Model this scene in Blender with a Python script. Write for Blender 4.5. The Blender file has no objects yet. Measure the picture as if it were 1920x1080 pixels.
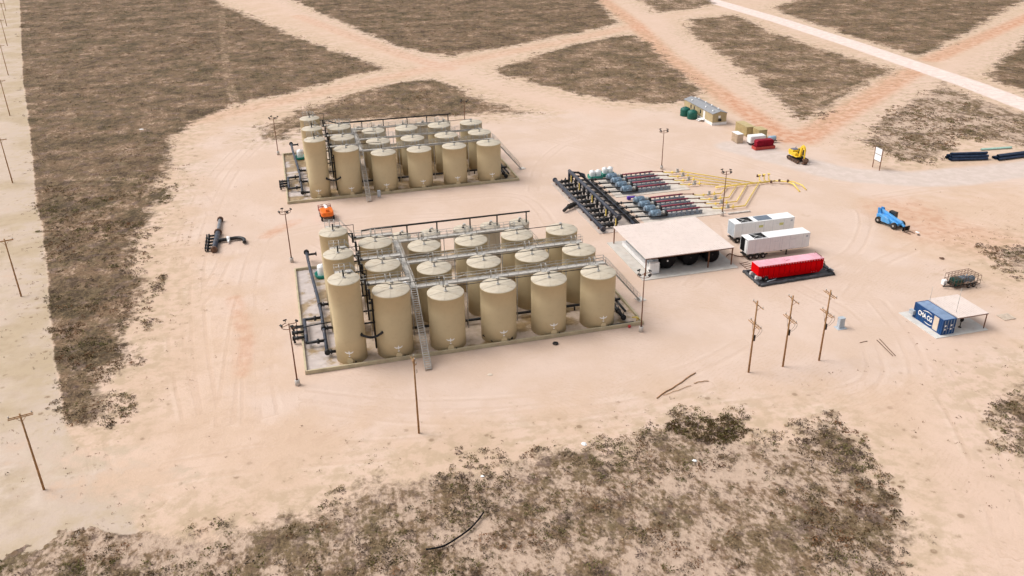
import bpy, math, random
import numpy as np
from mathutils import Vector, Matrix
random.seed(7); rng = np.random.default_rng(11)
R = math.radians; PI = math.pi; sin = math.sin; cos = math.cos
S = bpy.context.scene; C = S.collection
# ------------------------------------------------------------------ camera
F = 1598.0; PITCH, ROLL, YAW, CAMZ = 0.45872, -0.01496, 0.26028, 65.895
q = np.array
fw = q([sin(YAW)*cos(PITCH), cos(YAW)*cos(PITCH), -sin(PITCH)])
rt0 = q([cos(YAW), -sin(YAW), 0.]); up0 = np.cross(rt0, fw)
rt = cos(ROLL)*rt0 + sin(ROLL)*up0; up = -sin(ROLL)*rt0 + cos(ROLL)*up0
cam = bpy.data.cameras.new('camera'); co = bpy.data.objects.new('camera', cam); C.objects.link(co)
cam.sensor_width = 36; cam.lens = F/1920*36; cam.clip_start = 1; cam.clip_end = 20000
co.matrix_world = Matrix(((rt[0], up[0], -fw[0], 0), (rt[1], up[1], -fw[1], 0), (rt[2], up[2], -fw[2], CAMZ), (0, 0, 0, 1)))
S.camera = co
# ------------------------------------------------------------------ sky, sun, exposure (thin overcast)
SUN_EL, SUN_AZ = R(52), R(-62)      # azimuth clockwise from +Y
w = bpy.data.worlds.new("World"); S.world = w; w.use_nodes = True
nt = w.node_tree; bg = nt.nodes['Background']; sk = nt.nodes.new('ShaderNodeTexSky'); sk.sky_type = 'NISHITA'
sk.sun_disc = False; sk.sun_elevation = SUN_EL; sk.sun_rotation = SUN_AZ; sk.dust_density = 5; sk.air_density = 1; sk.ozone_density = 1
hs = nt.nodes.new('ShaderNodeHueSaturation'); hs.inputs['Saturation'].default_value = 0.22
nt.links.new(sk.outputs[0], hs.inputs['Color']); nt.links.new(hs.outputs[0], bg.inputs[0]); bg.inputs[1].default_value = 0.15
sl = bpy.data.lights.new('sun', 'SUN'); sl.energy = .9; sl.angle = R(30); sl.color = (1, .95, .88)
so = bpy.data.objects.new('sun', sl); C.objects.link(so)
sd = Vector((sin(SUN_AZ)*cos(SUN_EL), cos(SUN_AZ)*cos(SUN_EL), sin(SUN_EL)))
so.rotation_euler = sd.to_track_quat('Z', 'Y').to_euler(); so.location = sd*200
S.view_settings.view_transform = 'Standard'; S.view_settings.look = 'None'; S.view_settings.gamma = 1
S.view_settings.exposure = 0.365
S.render.engine = 'CYCLES'

def at(u, v, z=0.0):
    """ground point (height z) that the 1920x1080 photograph shows at u, v"""
    d = fw*F + rt*(u-960) - up*(v-540); t = (z-CAMZ)/d[2]
    return (d[0]*t, d[1]*t, z)
# ------------------------------------------------------------------ helpers
class MB:
    def __init__(s): s.v = []; s.f = []; s.sm = []
    def add(s, vs, fs, smooth=False):
        o = len(s.v); s.v += [tuple(map(float, p)) for p in vs]
        s.f += [tuple(i+o for i in f) for f in fs]; s.sm += ([smooth]*len(fs) if isinstance(smooth, bool) else smooth)
        return s
    def box(s, cx, cy, cz, sx, sy, sz, rz=0, ry=0, rx=0):
        M = Matrix.Rotation(rz, 3, 'Z') @ Matrix.Rotation(ry, 3, 'Y') @ Matrix.Rotation(rx, 3, 'X')
        vs = [Vector((cx, cy, cz)) + M @ Vector((a*sx/2, b*sy/2, c*sz/2)) for a in (-1, 1) for b in (-1, 1) for c in (-1, 1)]
        return s.add(vs, [(0, 1, 3, 2), (4, 6, 7, 5), (0, 4, 5, 1), (2, 3, 7, 6), (0, 2, 6, 4), (1, 5, 7, 3)])
    def bb(s, x0, x1, y0, y1, z0, z1): return s.box((x0+x1)/2, (y0+y1)/2, (z0+z1)/2, abs(x1-x0), abs(y1-y0), abs(z1-z0))
    def cyl(s, p0, p1, r, seg=12, r2=None, caps=True):
        p0 = Vector(p0); p1 = Vector(p1); r2 = r if r2 is None else r2
        d = (p1-p0).normalized(); a = d.orthogonal().normalized(); b = d.cross(a)
        vs = []
        for p, rr in ((p0, r), (p1, r2)):
            for i in range(seg):
                t = 2*PI*i/seg; vs.append(p + (a*cos(t)+b*sin(t))*rr)
        fs = [(i, (i+1) % seg, seg+(i+1) % seg, seg+i) for i in range(seg)]; sm = [True]*seg
        if caps: fs += [tuple(range(seg))[::-1], tuple(range(seg, 2*seg))]; sm += [False, False]
        return s.add(vs, fs, sm)
    def tube(s, pts, r, seg=8):
        P = [Vector(p) for p in pts]; n = len(P); vs = []; ref = None
        for i, p in enumerate(P):
            d = (P[min(i+1, n-1)]-P[max(i-1, 0)])
            if d.length < 1e-6: d = Vector((0, 0, 1))
            d.normalize()
            if ref is None: ref = d.orthogonal().normalized()
            a = (ref - d*ref.dot(d))
            a = d.orthogonal() if a.length < 1e-4 else a
            a.normalize(); ref = a; b = d.cross(a)
            k = 1.0
            if 0 < i < n-1:
                c = (P[i+1]-P[i]).normalized().dot((P[i]-P[i-1]).normalized()); k = 1/max(.6, math.sqrt(max(0, (1+c)/2)))
            for j in range(seg):
                t = 2*PI*j/seg; vs.append(p+(a*cos(t)+b*sin(t))*r*k)
        fs = []; 
        for i in range(n-1):
            for j in range(seg): fs.append((i*seg+j, i*seg+(j+1) % seg, (i+1)*seg+(j+1) % seg, (i+1)*seg+j))
        sm = [True]*len(fs); fs += [tuple(range(seg))[::-1], tuple(range((n-1)*seg, n*seg))]; sm += [False, False]
        return s.add(vs, fs, sm)
    def lathe(s, prof, c=(0, 0, 0), seg=24, axis='Z', smooth=True):
        vs = []; n = len(prof)
        for r, z in prof:
            for j in range(seg):
                t = 2*PI*j/seg
                p = (r*cos(t), r*sin(t), z)
                if axis == 'X': p = (z, r*cos(t), r*sin(t))
                if axis == 'Y': p = (r*sin(t), z, r*cos(t))
                vs.append((p[0]+c[0], p[1]+c[1], p[2]+c[2]))
        fs = [(i*seg+j, i*seg+(j+1) % seg, (i+1)*seg+(j+1) % seg, (i+1)*seg+j) for i in range(n-1) for j in range(seg)]
        sm = [smooth]*len(fs); fs += [tuple(range(seg))[::-1], tuple(range((n-1)*seg, n*seg))]; sm += [False, False]
        return s.add(vs, fs, sm)
    def prism(s, poly, z0, z1):   # poly in XY
        n = len(poly)
        return s.add([(x, y, z0) for x, y in poly]+[(x, y, z1) for x, y in poly],
                     [tuple(range(n))[::-1], tuple(range(n, 2*n))]+[(i, (i+1) % n, n+(i+1) % n, n+i) for i in range(n)])
    def extr(s, poly, axis, a0, a1):  # poly (u,v); axis 'X': (a,u,v)  'Y': (u,a,v)
        n = len(poly); g = (lambda a, u, v: (a, u, v)) if axis == 'X' else (lambda a, u, v: (u, a, v))
        return s.add([g(a0, u, v) for u, v in poly]+[g(a1, u, v) for u, v in poly],
                     [tuple(range(n))[::-1], tuple(range(n, 2*n))]+[(i, (i+1) % n, n+(i+1) % n, n+i) for i in range(n)])
    def mesh(s, name):
        me = bpy.data.meshes.new(name); me.from_pydata(s.v, [], s.f)
        me.polygons.foreach_set('use_smooth', s.sm); me.update()
        return me
    def build(s, name, mat, parent=None, bevel=0):
        me = s.mesh(name)
        import bmesh
        bm = bmesh.new(); bm.from_mesh(me); bmesh.ops.recalc_face_normals(bm, faces=bm.faces); bm.to_mesh(me); bm.free()
        me.materials.append(mat); o = bpy.data.objects.new(name, me); C.objects.link(o)
        if parent: o.parent = parent
        if bevel:
            b = o.modifiers.new('bevel', 'BEVEL'); b.width = bevel; b.segments = 1; b.limit_method = 'ANGLE'
        return o
def tag(o, label=None, cat=None, group=None, kind=None):
    for k, v in (('label', label), ('category', cat), ('group', group), ('kind', kind)):
        if v: o[k] = v
    return o
def thing(name, label, cat, loc=(0, 0, 0), rz=0, group=None):
    o = bpy.data.objects.new(name, None); C.objects.link(o); o.empty_display_size = .5
    o.location = loc; o.rotation_euler = (0, 0, rz); return tag(o, label, cat, group)
def dup(root, loc, rz=None, label=None, group=None):
    r = root.copy(); C.objects.link(r); r.location = loc
    if rz is not None: r.rotation_euler = (0, 0, rz)
    if label: r['label'] = label
    if group: r['group'] = group
    for ch in list(root.children):
        c = ch.copy(); C.objects.link(c); c.parent = r
        for g in list(ch.children):
            d = g.copy(); C.objects.link(d); d.parent = c
    return r
# ------------------------------------------------------------------ materials
class NG:
    def __init__(s, name):
        s.m = bpy.data.materials.new(name); s.m.use_nodes = True; s.t = s.m.node_tree; s.b = s.t.nodes['Principled BSDF']
    def n(s, typ, ins=None, **kw):
        x = s.t.nodes.new(typ)
        for k, v in kw.items(): setattr(x, k, v)
        for k, v in (ins or {}).items(): s.put(x.inputs[k], v)
        return x
    def put(s, sock, v):
        if isinstance(v, bpy.types.NodeSocket): s.t.links.new(v, sock)
        elif isinstance(v, (tuple, list)) and len(v) == 3 and sock.type == 'RGBA': sock.default_value = (*v, 1)
        else: sock.default_value = v
    def math(s, op, a, b=0.0, c=0.0, clamp=False):
        return s.n('ShaderNodeMath', {0: a, 1: b, 2: c}, operation=op, use_clamp=clamp).outputs[0]
    def noise(s, vec, scale, detail=4, rough=.55, dist=0):
        return s.n('ShaderNodeTexNoise', {'Vector': vec, 'Scale': scale, 'Detail': detail, 'Roughness': rough, 'Distortion': dist}).outputs['Fac']
    def rng(s, v, a, b, c=0.0, d=1.0, smooth=True):
        return s.n('ShaderNodeMapRange', {'Value': v, 'From Min': a, 'From Max': b, 'To Min': c, 'To Max': d}, interpolation_type='SMOOTHSTEP' if smooth else 'LINEAR').outputs[0]
    def mix(s, f, a, b, mode='MIX'):
        x = s.n('ShaderNodeMix', data_type='RGBA', blend_type=mode); s.put(x.inputs[0], f); s.put(x.inputs[6], a); s.put(x.inputs[7], b); return x.outputs[2]
    def attr(s, name): return s.n('ShaderNodeAttribute', attribute_name=name)
    def bump(s, h, strength=.4, dist=.1):
        s.put(s.b.inputs['Normal'], s.n('ShaderNodeBump', {'Height': h, 'Strength': strength, 'Distance': dist}).outputs[0])
MATS = {}
def mat(name, col, rough=.6, metal=0.0, var=.12, scale=1.5, dirt=None, dirtamt=.35, bump=0, streak=False, spec=.3):
    if name in MATS: return MATS[name]
    g = NG(name); tc = g.n('ShaderNodeTexCoord').outputs['Object']
    vec = tc
    n1 = g.noise(vec, scale, 5, .6)
    dark = tuple(c*(1-var) for c in col); light = tuple(min(1, c*(1+var)) for c in col)
    c = g.mix(g.rng(n1, .35, .65), dark, light)
    if dirt:
        v2 = tc
        if streak: v2 = g.n('ShaderNodeMapping', {'Vector': tc, 'Scale': (3, 3, .25)}).outputs[0]
        n2 = g.noise(v2, 1.1, 6, .65)
        c = g.mix(g.math('MULTIPLY', g.rng(n2, .48, .72), dirtamt), c, dirt)
    g.put(g.b.inputs['Base Color'], c); g.b.inputs['Roughness'].default_value = rough; g.b.inputs['Metallic'].default_value = metal
    g.b.inputs['Specular IOR Level'].default_value = spec
    if bump: g.bump(g.noise(tc, scale*8, 3), .3, bump)
    MATS[name] = g.m; return g.m
DUST = (.42, .30, .22)
M_tank = mat('tank_paint', (.575, .47, .295), .75, 0, .03, .15, (.40, .31, .20), .2, spec=.1)
M_tank2 = mat('tank_roof_paint', (.53, .46, .36), .5, 0, .05, .8, (.40, .30, .20), .35)
M_small = mat('small_tank_paint', (.50, .45, .37), .5, 0, .05, .6, (.33, .25, .17), .45, streak=True)
M_blk = mat('black_pipe', (.018, .018, .02), .45, 0, .3, 2, (.11, .085, .07), .4)
M_bluep = mat('weathered_dark_pipe', (.036, .044, .064), .5, 0, .25, 1.5, DUST, .22)
M_galv = mat('galvanised_steel', (.46, .44, .41), .5, .25, .12, 2, (.30, .26, .21), .3)
M_deck = mat('grating', (.50, .47, .43), .6, .1, .12, 3, DUST, .3)
M_rust = mat('rusty_pole', (.17, .075, .04), .75, 0, .3, 1.5, (.28, .15, .08), .5)
M_wood = mat('pole_wood', (.33, .18, .08), .85, 0, .25, 1.2, (.12, .07, .035), .5)
M_conc = mat('concrete', (.54, .50, .46), .85, 0, .1, .7, DUST, .5, .01)
M_wall = mat('containment_paint', (.45, .38, .25), .7, 0, .12, .5, DUST, .6)
M_white = mat('white_paint', (.80, .79, .78), .4, 0, .03, 1, (.55, .48, .42), .25, streak=True)
M_whitep = mat('white_plastic', (.85, .85, .84), .35, 0, .03, 2)
M_green = mat('green_tub', (.02, .24, .19), .45, 0, .15, 1.5)
M_dgreen = mat('green_tank', (.008, .10, .075), .35, 0, .2, 1.0, (.10, .16, .13), .3)
M_red = mat('red_paint', (.62, .001, .003), .75, 0, .06, .6, (.45, .0, .005), .3, spec=.05)
M_redroof = mat('faded_red_roof', (.72, .37, .43), .6, 0, .10, .5, (.62, .42, .44), .5)
M_maroon = mat('maroon_pipe', (.27, .05, .075), .45, 0, .2, 2, DUST, .2)
M_motor = mat('motor_blue_grey', (.19, .27, .35), .45, .1, .2, 2.5, DUST, .3)
M_skid = mat('skid_grey', (.20, .24, .29), .5, .1, .2, 2, DUST, .35)
M_yel = mat('yellow_pipe', (.82, .60, .14), .5, 0, .08, 1.5, DUST, .3)
M_yelm = mat('machine_yellow', (.78, .52, .035), .4, 0, .08, 2, (.25, .16, .05), .35)
M_tyre = mat('tyre', (.022, .02, .019), .85, 0, .3, 4, (.22, .16, .12), .45)
M_rim = mat('rim', (.42, .40, .38), .5, .3, .15, 5)
M_dark = mat('dark_steel', (.03, .028, .027), .55, .2, .3, 2, (.15, .11, .08), .35)
M_glass = mat('dark_glass', (.02, .025, .03), .12, 0, .2, 2, spec=.6)
M_orange = mat('orange_paint', (.80, .16, .015), .4, 0, .08, 2, (.40, .12, .04), .35)
M_dred = mat('dull_red_basket', (.30, .06, .045), .6, 0, .2, 3)
M_lblue = mat('light_blue_paint', (.08, .33, .68), .4, 0, .08, 1.5, (.35, .42, .50), .45)
M_blue = mat('container_blue', (.005, .052, .175), .45, 0, .12, .9, (.03, .12, .28), .5)
M_blueroof = mat('faded_blue_roof', (.22, .30, .44), .55, 0, .12, .8, (.12, .19, .32), .6)
M_canopy = mat('canopy_roof', (.66, .56, .51), .5, 0, .025, .25, (.50, .40, .34), .4)
M_tan = mat('tan_siding', (.44, .35, .20), .6, 0, .05, .7, (.36, .28, .17), .4)
M_tanbox = mat('tan_container', (.46, .36, .18), .55, 0, .1, .8, (.36, .24, .11), .5)
M_shing = mat('grey_roofing', (.26, .265, .28), .8, 0, .06, 1.5, (.34, .31, .30), .3)
M_grey = mat('grey_cabinet', (.42, .46, .50), .5, .1, .08, 2)
M_liner = mat('black_liner', (.05, .052, .058), .5, 0, .3, 1.5, (.20, .17, .15), .35)
M_bpipe = mat('blue_black_poly_pipe', (.016, .03, .065), .4, 0, .3, 2, (.10, .12, .17), .4)
M_tubeg = mat('pale_green_pipe', (.33, .50, .42), .5, 0, .1, 2)
M_blk2 = mat('black_poly', (.006, .006, .007), .6, 0, .3, 1.2, spec=.15)
M_purple = mat('purple_paint', (.10, .04, .35), .5)
M_rust2 = mat('brown_undercarriage', (.13, .07, .045), .8, 0, .3, 2, (.28, .18, .12), .4)
M_stain = mat('oily_brown', (.16, .10, .035), .5, 0, .35, .6, (.07, .045, .02), .6)
M_beige = mat('beige_door', (.62, .52, .42), .6, 0, .05, 1)

# ------------------------------------------------------------------ GROUND
def W(pts): return np.array([at(u, v)[:2] for u, v in pts])
def sdf(P, poly):   # + inside, metres
    X, Y = P[:, 0], P[:, 1]; d = np.full(len(X), 1e9); ins = np.zeros(len(X), bool); n = len(poly)
    for i in range(n):
        a = poly[i]; b = poly[(i+1) % n]; e = b-a
        t = np.clip(((X-a[0])*e[0]+(Y-a[1])*e[1])/(e@e+1e-9), 0, 1)
        d = np.minimum(d, (X-a[0]-t*e[0])**2+(Y-a[1]-t*e[1])**2)
        c = ((a[1] > Y) != (b[1] > Y))
        with np.errstate(divide='ignore', invalid='ignore'):
            xi = (b[0]-a[0])*(Y-a[1])/(b[1]-a[1]+1e-12)+a[0]
        ins ^= c & (X < xi)
    d = np.sqrt(d); return np.where(ins, d, -d)
def dline(P, pts, caps=True):
    X, Y = P[:, 0], P[:, 1]; d = np.full(len(X), 1e9)
    for i in range(len(pts)-1):
        a, b = pts[i], pts[i+1]; e = b-a
        t = np.clip(((X-a[0])*e[0]+(Y-a[1])*e[1])/(e@e+1e-9), 0, 1)
        dd = (X-a[0]-t*e[0])**2+(Y-a[1]-t*e[1])**2
        if not caps and i == 0: dd = np.where(t <= 0, 1e9, dd)
        if not caps and i == len(pts)-2: dd = np.where(t >= 1, 1e9, dd)
        d = np.minimum(d, dd)
    return np.sqrt(d)
def smooth_path(pts, k=6):
    P = np.array(pts, float); P = np.vstack([P[0], P, P[-1]]); out = []
    for i in range(1, len(P)-2):
        p0, p1, p2, p3 = P[i-1:i+3]
        for t in np.linspace(0, 1, k, endpoint=False):
            out.append(.5*((2*p1)+(-p0+p2)*t+(2*p0-5*p1+4*p2-p3)*t*t+(-p0+3*p1-3*p2+p3)*t**3))
    out.append(P[-2]); return np.array(out)
SCRUB = [  # outlines as the photograph shows them, projected to the ground; density
 ([(34,-60),(36,0),(42,150),(50,205),(60,300),(66,380),(76,420),(88,520),(95,640),(105,700),(118,790),(160,812),(200,800),(222,765),(200,735),(215,700),(262,680),(240,650),(255,618),(285,590),(300,550),(300,515),(275,508),(282,480),(268,458),(285,430),(300,395),(322,360),(318,338),(340,315),(328,290),(336,262),(365,232),(410,212),(480,190),(560,174),(640,150),(742,128),(640,97),(560,66),(500,42),(440,16),(398,-4),(300,-60)], 1.0),
 ([(492,238),(530,214),(600,190),(680,166),(760,150),(815,148),(860,160),(900,180),(960,198),(1002,212),(900,217),(800,222),(700,226),(620,232),(560,244),(540,262),(482,264)], .95),
 ([(420,-60),(500,-20),(600,28),(680,62),(740,88),(800,102),(850,108),(900,98),(1000,80),(1100,60),(1168,43),(1120,-5),(1060,-60)], 1.0),
 ([(914,130),(1000,102),(1100,76),(1190,62),(1230,85),(1280,130),(1322,165),(1312,190),(1230,198),(1150,192),(1080,178),(1000,160),(940,143)], .9),
 ([(1288,36),(1380,26),(1450,58),(1560,95),(1690,132),(1620,165),(1560,205),(1515,232),(1480,212),(1440,178),(1390,140),(1330,92),(1282,62)], .85),
 ([(1440,15),(1520,-15),(1600,-60),(2100,-60),(1920,5),(1850,45),(1790,80),(1722,108),(1640,84),(1560,58),(1480,30)], .95),
 ([(1170,-60),(1190,0),(1230,24),(1300,18),(1340,8),(1300,-60)], .8),
 ([(1838,142),(1870,110),(1920,66),(2100,-10),(2200,240),(2000,208),(1920,176),(1870,158)], .95),
 ([(1610,262),(1650,215),(1690,190),(1770,152),(1830,182),(1920,208),(2100,250),(2150,285),(1920,278),(1860,266),(1800,255),(1790,285),(1740,305),(1690,305),(1650,285)], .62),
 ([(-300,1200),(-300,1100),(0,1062),(60,1040),(130,1000),(160,985),(230,1000),(330,985),(400,965),(470,975),(560,958),(620,920),(700,893),(780,880),(860,870),(930,850),(1010,838),(1090,838),(1160,838),(1230,802),(1300,785),(1380,785),(1420,808),(1480,815),(1540,790),(1600,822),(1640,870),(1680,930),(1705,1000),(1735,1080),(1790,1250),(1200,1400),(400,1400)], .66),
 ([(1842,742),(1870,715),(1920,695),(2100,660),(2200,950),(2000,900),(1920,852),(1880,800)], .9),
 ([(1843,466),(1851,463),(1890,490),(1930,520),(1932,534),(1900,512),(1860,482)], 1.15),
 ([(1850,468),(1920,522),(2060,590),(2100,480),(1980,455),(1900,462)], .3),
 ([(2150,300),(2600,250),(2600,900),(2300,900),(2150,600)], .8),
]
SCRUB = [(W(p), d) for p, d in SCRUB]
STRIP = W([(-900,-60),(34,-60),(36,0),(42,150),(50,205),(60,300),(66,380),(76,420),(88,520),(95,640),(105,700),(118,790),(150,880),(240,960),(300,1100),(-300,1300),(-1500,600)])
PAD = W([(345,300),(420,225),(560,250),(760,228),(1000,215),(1150,205),(1290,200),(1420,250),(1560,290),(1700,330),(1920,312),(2100,300),(2100,345),(1700,365),(1640,380),(1700,470),(1850,520),(1900,600),(1850,700),(1500,730),(1250,760),(960,780),(780,800),(560,805),(480,770),(470,650),(430,520),(340,430)])
RED = [W(p) for p in ([(1090,-40),(1130,0),(1190,45),(1250,105),(1330,162),(1410,215),(1480,262)], [(2000,0),(1915,38),(1830,75),(1745,112)], [(1722,130),(1690,145),(1620,190),(1530,245),(1500,262)], [(560,30),(660,68),(760,105),(840,128)], [(1690,395),(1760,432),(1840,452),(1960,480)], [(500,442),(530,426),(552,416)], [(440,560),(462,640),(452,700)], [(330,235),(560,182),(700,152),(900,108),(1060,78),(1180,50)])]
REDW = [3.6, 3.6, 4.0, 3.5, 7.0, 1.4, 1.2, 4.2]; REDI = [1, 1, 1, .45, .5, .6, .45, .42]
WHT = W([(1280,-25),(1330,0),(1460,38),(1600,83),(1720,124),(1820,158),(1920,196),(2100,262)])
GRY = smooth_path(W([(1380,275),(1480,300),(1580,325),(1700,335),(1800,330),(1920,318),(2200,285)]))
PALE = [W(p) for p in ([(470,-40),(560,22),(700,75),(840,125),(1000,180),(1150,215)], [(1190,10),(1300,100),(1400,165),(1500,235)], [(1980,40),(1860,105),(1780,135),(1620,215),(1560,260)], [(1780,640),(1850,830),(1900,1000),(1960,1200)])]
TR = [[(360,790),(330,640),(335,480),(400,330),(520,230),(700,160),(850,120),(1100,60)],
 [(395,780),(372,620),(378,470),(440,320),(540,235),(720,155)], [(420,800),(440,640),(455,560),(480,470),(520,430)],
 [(470,800),(468,640),(470,520),(500,440)], [(505,780),(495,700),(505,600)], [(1740,700),(1800,790),(1850,900),(1900,1050)], [(1760,680),(1830,800),(1880,900),(1935,1050)],
 [(1500,230),(1560,200),(1650,150),(1700,125)], [(1520,240),(1600,190),(1720,132)], [(1300,440),(1500,540),(1600,600),(1640,700),(1560,740),(1400,760)],
 [(1640,560),(1700,640),(1720,720),(1650,760),(1480,800)], [(300,880),(500,850),(800,830),(1100,800),(1400,760)], [(260,900),(500,870),(820,845)], [(180,830),(200,900),(300,950)],
 [(640,380),(800,375),(980,370),(1060,470),(1130,560)], [(1000,360),(1020,300),(1100,260),(1300,280),(1470,330),(1600,350)], [(520,440),(700,410),(960,400)],
 [(560,740),(800,760),(1100,740),(1300,690),(1400,640)], [(560,760),(820,785),(1150,765),(1340,720)], [(970,250),(1200,300),(1330,330)], [(960,215),(1100,260),(1300,330)],
 [(1500,520),(1600,470),(1620,400),(1560,360)], [(1590,560),(1640,500),(1700,470),(1740,450)], [(1290,400),(1340,420),(1340,480),(1290,540)], [(1700,390),(1800,420),(1920,440)], [(1640,370),(1780,350),(1920,345)],
 [(330,330),(390,380),(395,440),(350,520)], [(300,620),(380,560),(430,470)], [(640,500),(620,470),(560,440)], [(415,20),(425,130),(440,190)], [(1480,205),(1600,165),(1690,128)],
 [(120,335),(220,335),(330,350)], [(100,420),(200,390),(320,345)]]
TR = [smooth_path(W(t), 5) for t in TR]
def vnoise(P, sc, seed):
    r = np.random.default_rng(seed); T = r.random((256, 256)); X = P[:, 0]/sc+1000; Y = P[:, 1]/sc+1000
    xi = np.floor(X).astype(int); yi = np.floor(Y).astype(int); fx = X-xi; fy = Y-yi; fx = fx*fx*(3-2*fx); fy = fy*fy*(3-2*fy)
    g = lambda a, b: T[a & 255, b & 255]
    return (g(xi, yi)*(1-fx)+g(xi+1, yi)*fx)*(1-fy)+(g(xi, yi+1)*(1-fx)+g(xi+1, yi+1)*fx)*fy
def scrubfield(P):
    s = np.full(len(P), -50.); dn = np.zeros(len(P))
    for poly, d in SCRUB:
        v = sdf(P, poly); k = v > s; dn = np.where(k, d, dn); s = np.maximum(s, v)
    return np.clip(s, -20, 20), dn
def axis(lo, hi, step, far, n):
    a = np.arange(lo, hi, step); g = np.geomspace(step*2, far, n)
    return np.concatenate([(lo-g)[::-1], a, hi+g])
xs = np.concatenate([-170-np.geomspace(4, 6000, 26)[::-1], np.arange(-170, -45, 1.6), np.arange(-45, 130, .75), np.arange(130, 400, 1.8), 400+np.geomspace(4, 6000, 26)])
ys = np.concatenate([35-np.geomspace(2, 500, 10)[::-1], np.arange(35, 245, .75), np.arange(245, 640, 2.0), 640+np.geomspace(5, 9000, 30)])
GX, GY = np.meshgrid(xs, ys); P = np.stack([GX.ravel(), GY.ravel()], 1); NP_ = len(P)
s_, d_ = scrubfield(P)
far = (np.abs(P[:, 0]-120) > 420) | (P[:, 1] > 640) | (P[:, 1] < 25)
s_ = np.where(far, 12, s_); d_ = np.where(far, .9, d_)
strip = np.clip(sdf(P, STRIP), -20, 20)
pad = np.clip(sdf(P, PAD), -20, 20)
red = np.zeros(NP_)
for L, wd, it in zip(RED, REDW, REDI): red = np.maximum(red, it*np.clip(1-(dline(P, L)-wd*.6)/(wd*.9), 0, 1))
wht = np.clip(dline(P, WHT), 0, 30); gry = np.clip(dline(P, GRY), 0, 30)
pale = np.full(NP_, 30.)
for L in PALE: pale = np.minimum(pale, dline(P, L))
trk = np.full(NP_, 6.)
for L in TR: trk = np.minimum(trk, dline(P, L, False))
z = (vnoise(P, 23, 1)-.5)*.25*np.clip((s_+2)/8, 0, 1) + (vnoise(P, 5, 2)-.5)*.12*np.clip((s_+2)/6, 0, 1)
nx, ny = len(xs), len(ys)
me = bpy.data.meshes.new('ground'); me.vertices.add(NP_)
me.vertices.foreach_set('co', np.stack([P[:, 0], P[:, 1], z], 1).astype(np.float32).ravel())
I = np.arange(nx*ny).reshape(ny, nx); Q = np.stack([I[:-1, :-1], I[:-1, 1:], I[1:, 1:], I[1:, :-1]], -1).reshape(-1, 4)
me.loops.add(Q.size); me.loops.foreach_set('vertex_index', Q.astype(np.int32).ravel()); me.polygons.add(len(Q))
me.polygons.foreach_set('loop_start', (np.arange(len(Q))*4).astype(np.int32)); me.polygons.foreach_set('use_smooth', np.ones(len(Q), bool)); me.update(calc_edges=True)
for nm, a in (('scrub', s_), ('dens', d_), ('strip', strip), ('pad', pad), ('red', red), ('wht', wht), ('gry', gry), ('pale', pale), ('trk', trk)):
    at_ = me.attributes.new(nm, 'FLOAT', 'POINT'); at_.data.foreach_set('value', a.astype(np.float32))
g = NG('desert_ground'); tc = g.n('ShaderNodeTexCoord').outputs['Object']
A = lambda n: g.attr(n).outputs['Fac']
nL = g.noise(tc, .02, 3, .5); nM = g.noise(tc, .09, 5, .6); nS = g.noise(tc, .45, 6, .62); nF = g.noise(tc, 1.7, 5, .65); nT = g.noise(tc, 6, 4, .7)
# bare sand
sandc = g.mix(g.rng(nM, .35, .68), (.555, .40, .295), (.61, .45, .35))
sandc = g.mix(g.math('MULTIPLY', g.rng(nS, .46, .68), .42), sandc, (.49, .34, .245))
sandc = g.mix(g.math('MULTIPLY', g.math('MULTIPLY', g.rng(nT, .52, .7), g.rng(nM, .45, .65)), .35), sandc, (.44, .30, .21))
sandc = g.mix(g.math('MULTIPLY', g.rng(nF, .55, .75), .30), sandc, (.68, .51, .44))
padm = g.rng(g.math('ADD', A('pad'), g.math('MULTIPLY', g.math('SUBTRACT', nM, .5), 30)), -6, 8)
c = g.mix(g.math('MULTIPLY', padm, .75), sandc, g.mix(g.rng(nM, .4, .62), (.57, .43, .345), (.60, .465, .39)))
pm = g.rng(g.math('ADD', A('pale'), g.math('MULTIPLY', g.math('SUBTRACT', nM, .5), 10)), 10, 2)
c = g.mix(g.math('MULTIPLY', pm, .6), c, (.60, .44, .35))
# wheel-rutted red dirt
rm = g.math('MULTIPLY', A('red'), g.rng(nS, .32, .62, .35, 1))
c = g.mix(rm, c, g.mix(g.rng(nS, .4, .65), (.57, .31, .20), (.49, .25, .15)))
# swirls scraped by tyres and blades
def swirl(scale, dist, off, lo, hi):
    mp = g.n('ShaderNodeMapping', {'Vector': tc, 'Location': off, 'Rotation': (0, 0, off[0])}).outputs[0]
    wv = g.n('ShaderNodeTexWave', {'Vector': mp, 'Scale': scale, 'Distortion': dist, 'Detail': 2.5, 'Detail Scale': .35, 'Detail Roughness': .6}, wave_type='BANDS').outputs['Fac']
    return g.rng(wv, lo, hi)
msk1 = g.rng(g.noise(tc, .05, 3, .5, .3), .50, .62); msk2 = g.rng(g.noise(g.n('ShaderNodeMapping', {'Vector': tc, 'Location': (40, 9, 3)}).outputs[0], .045, 3, .5), .52, .64)
sw = g.math('ADD', g.math('MULTIPLY', g.math('MULTIPLY', swirl(.5, 14, (1.1, 3, 0), .62, .95), msk1), g.rng(nF, .35, .6)), g.math('MULTIPLY', g.math('MULTIPLY', swirl(.42, 22, (2.3, 17, 0), .6, .95), msk2), g.rng(nF, .35, .6)), clamp=True)
c = g.mix(g.math('MULTIPLY', g.math('MULTIPLY', sw, g.rng(nF, .42, .58)), .22), c, (.42, .27, .18))
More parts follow.
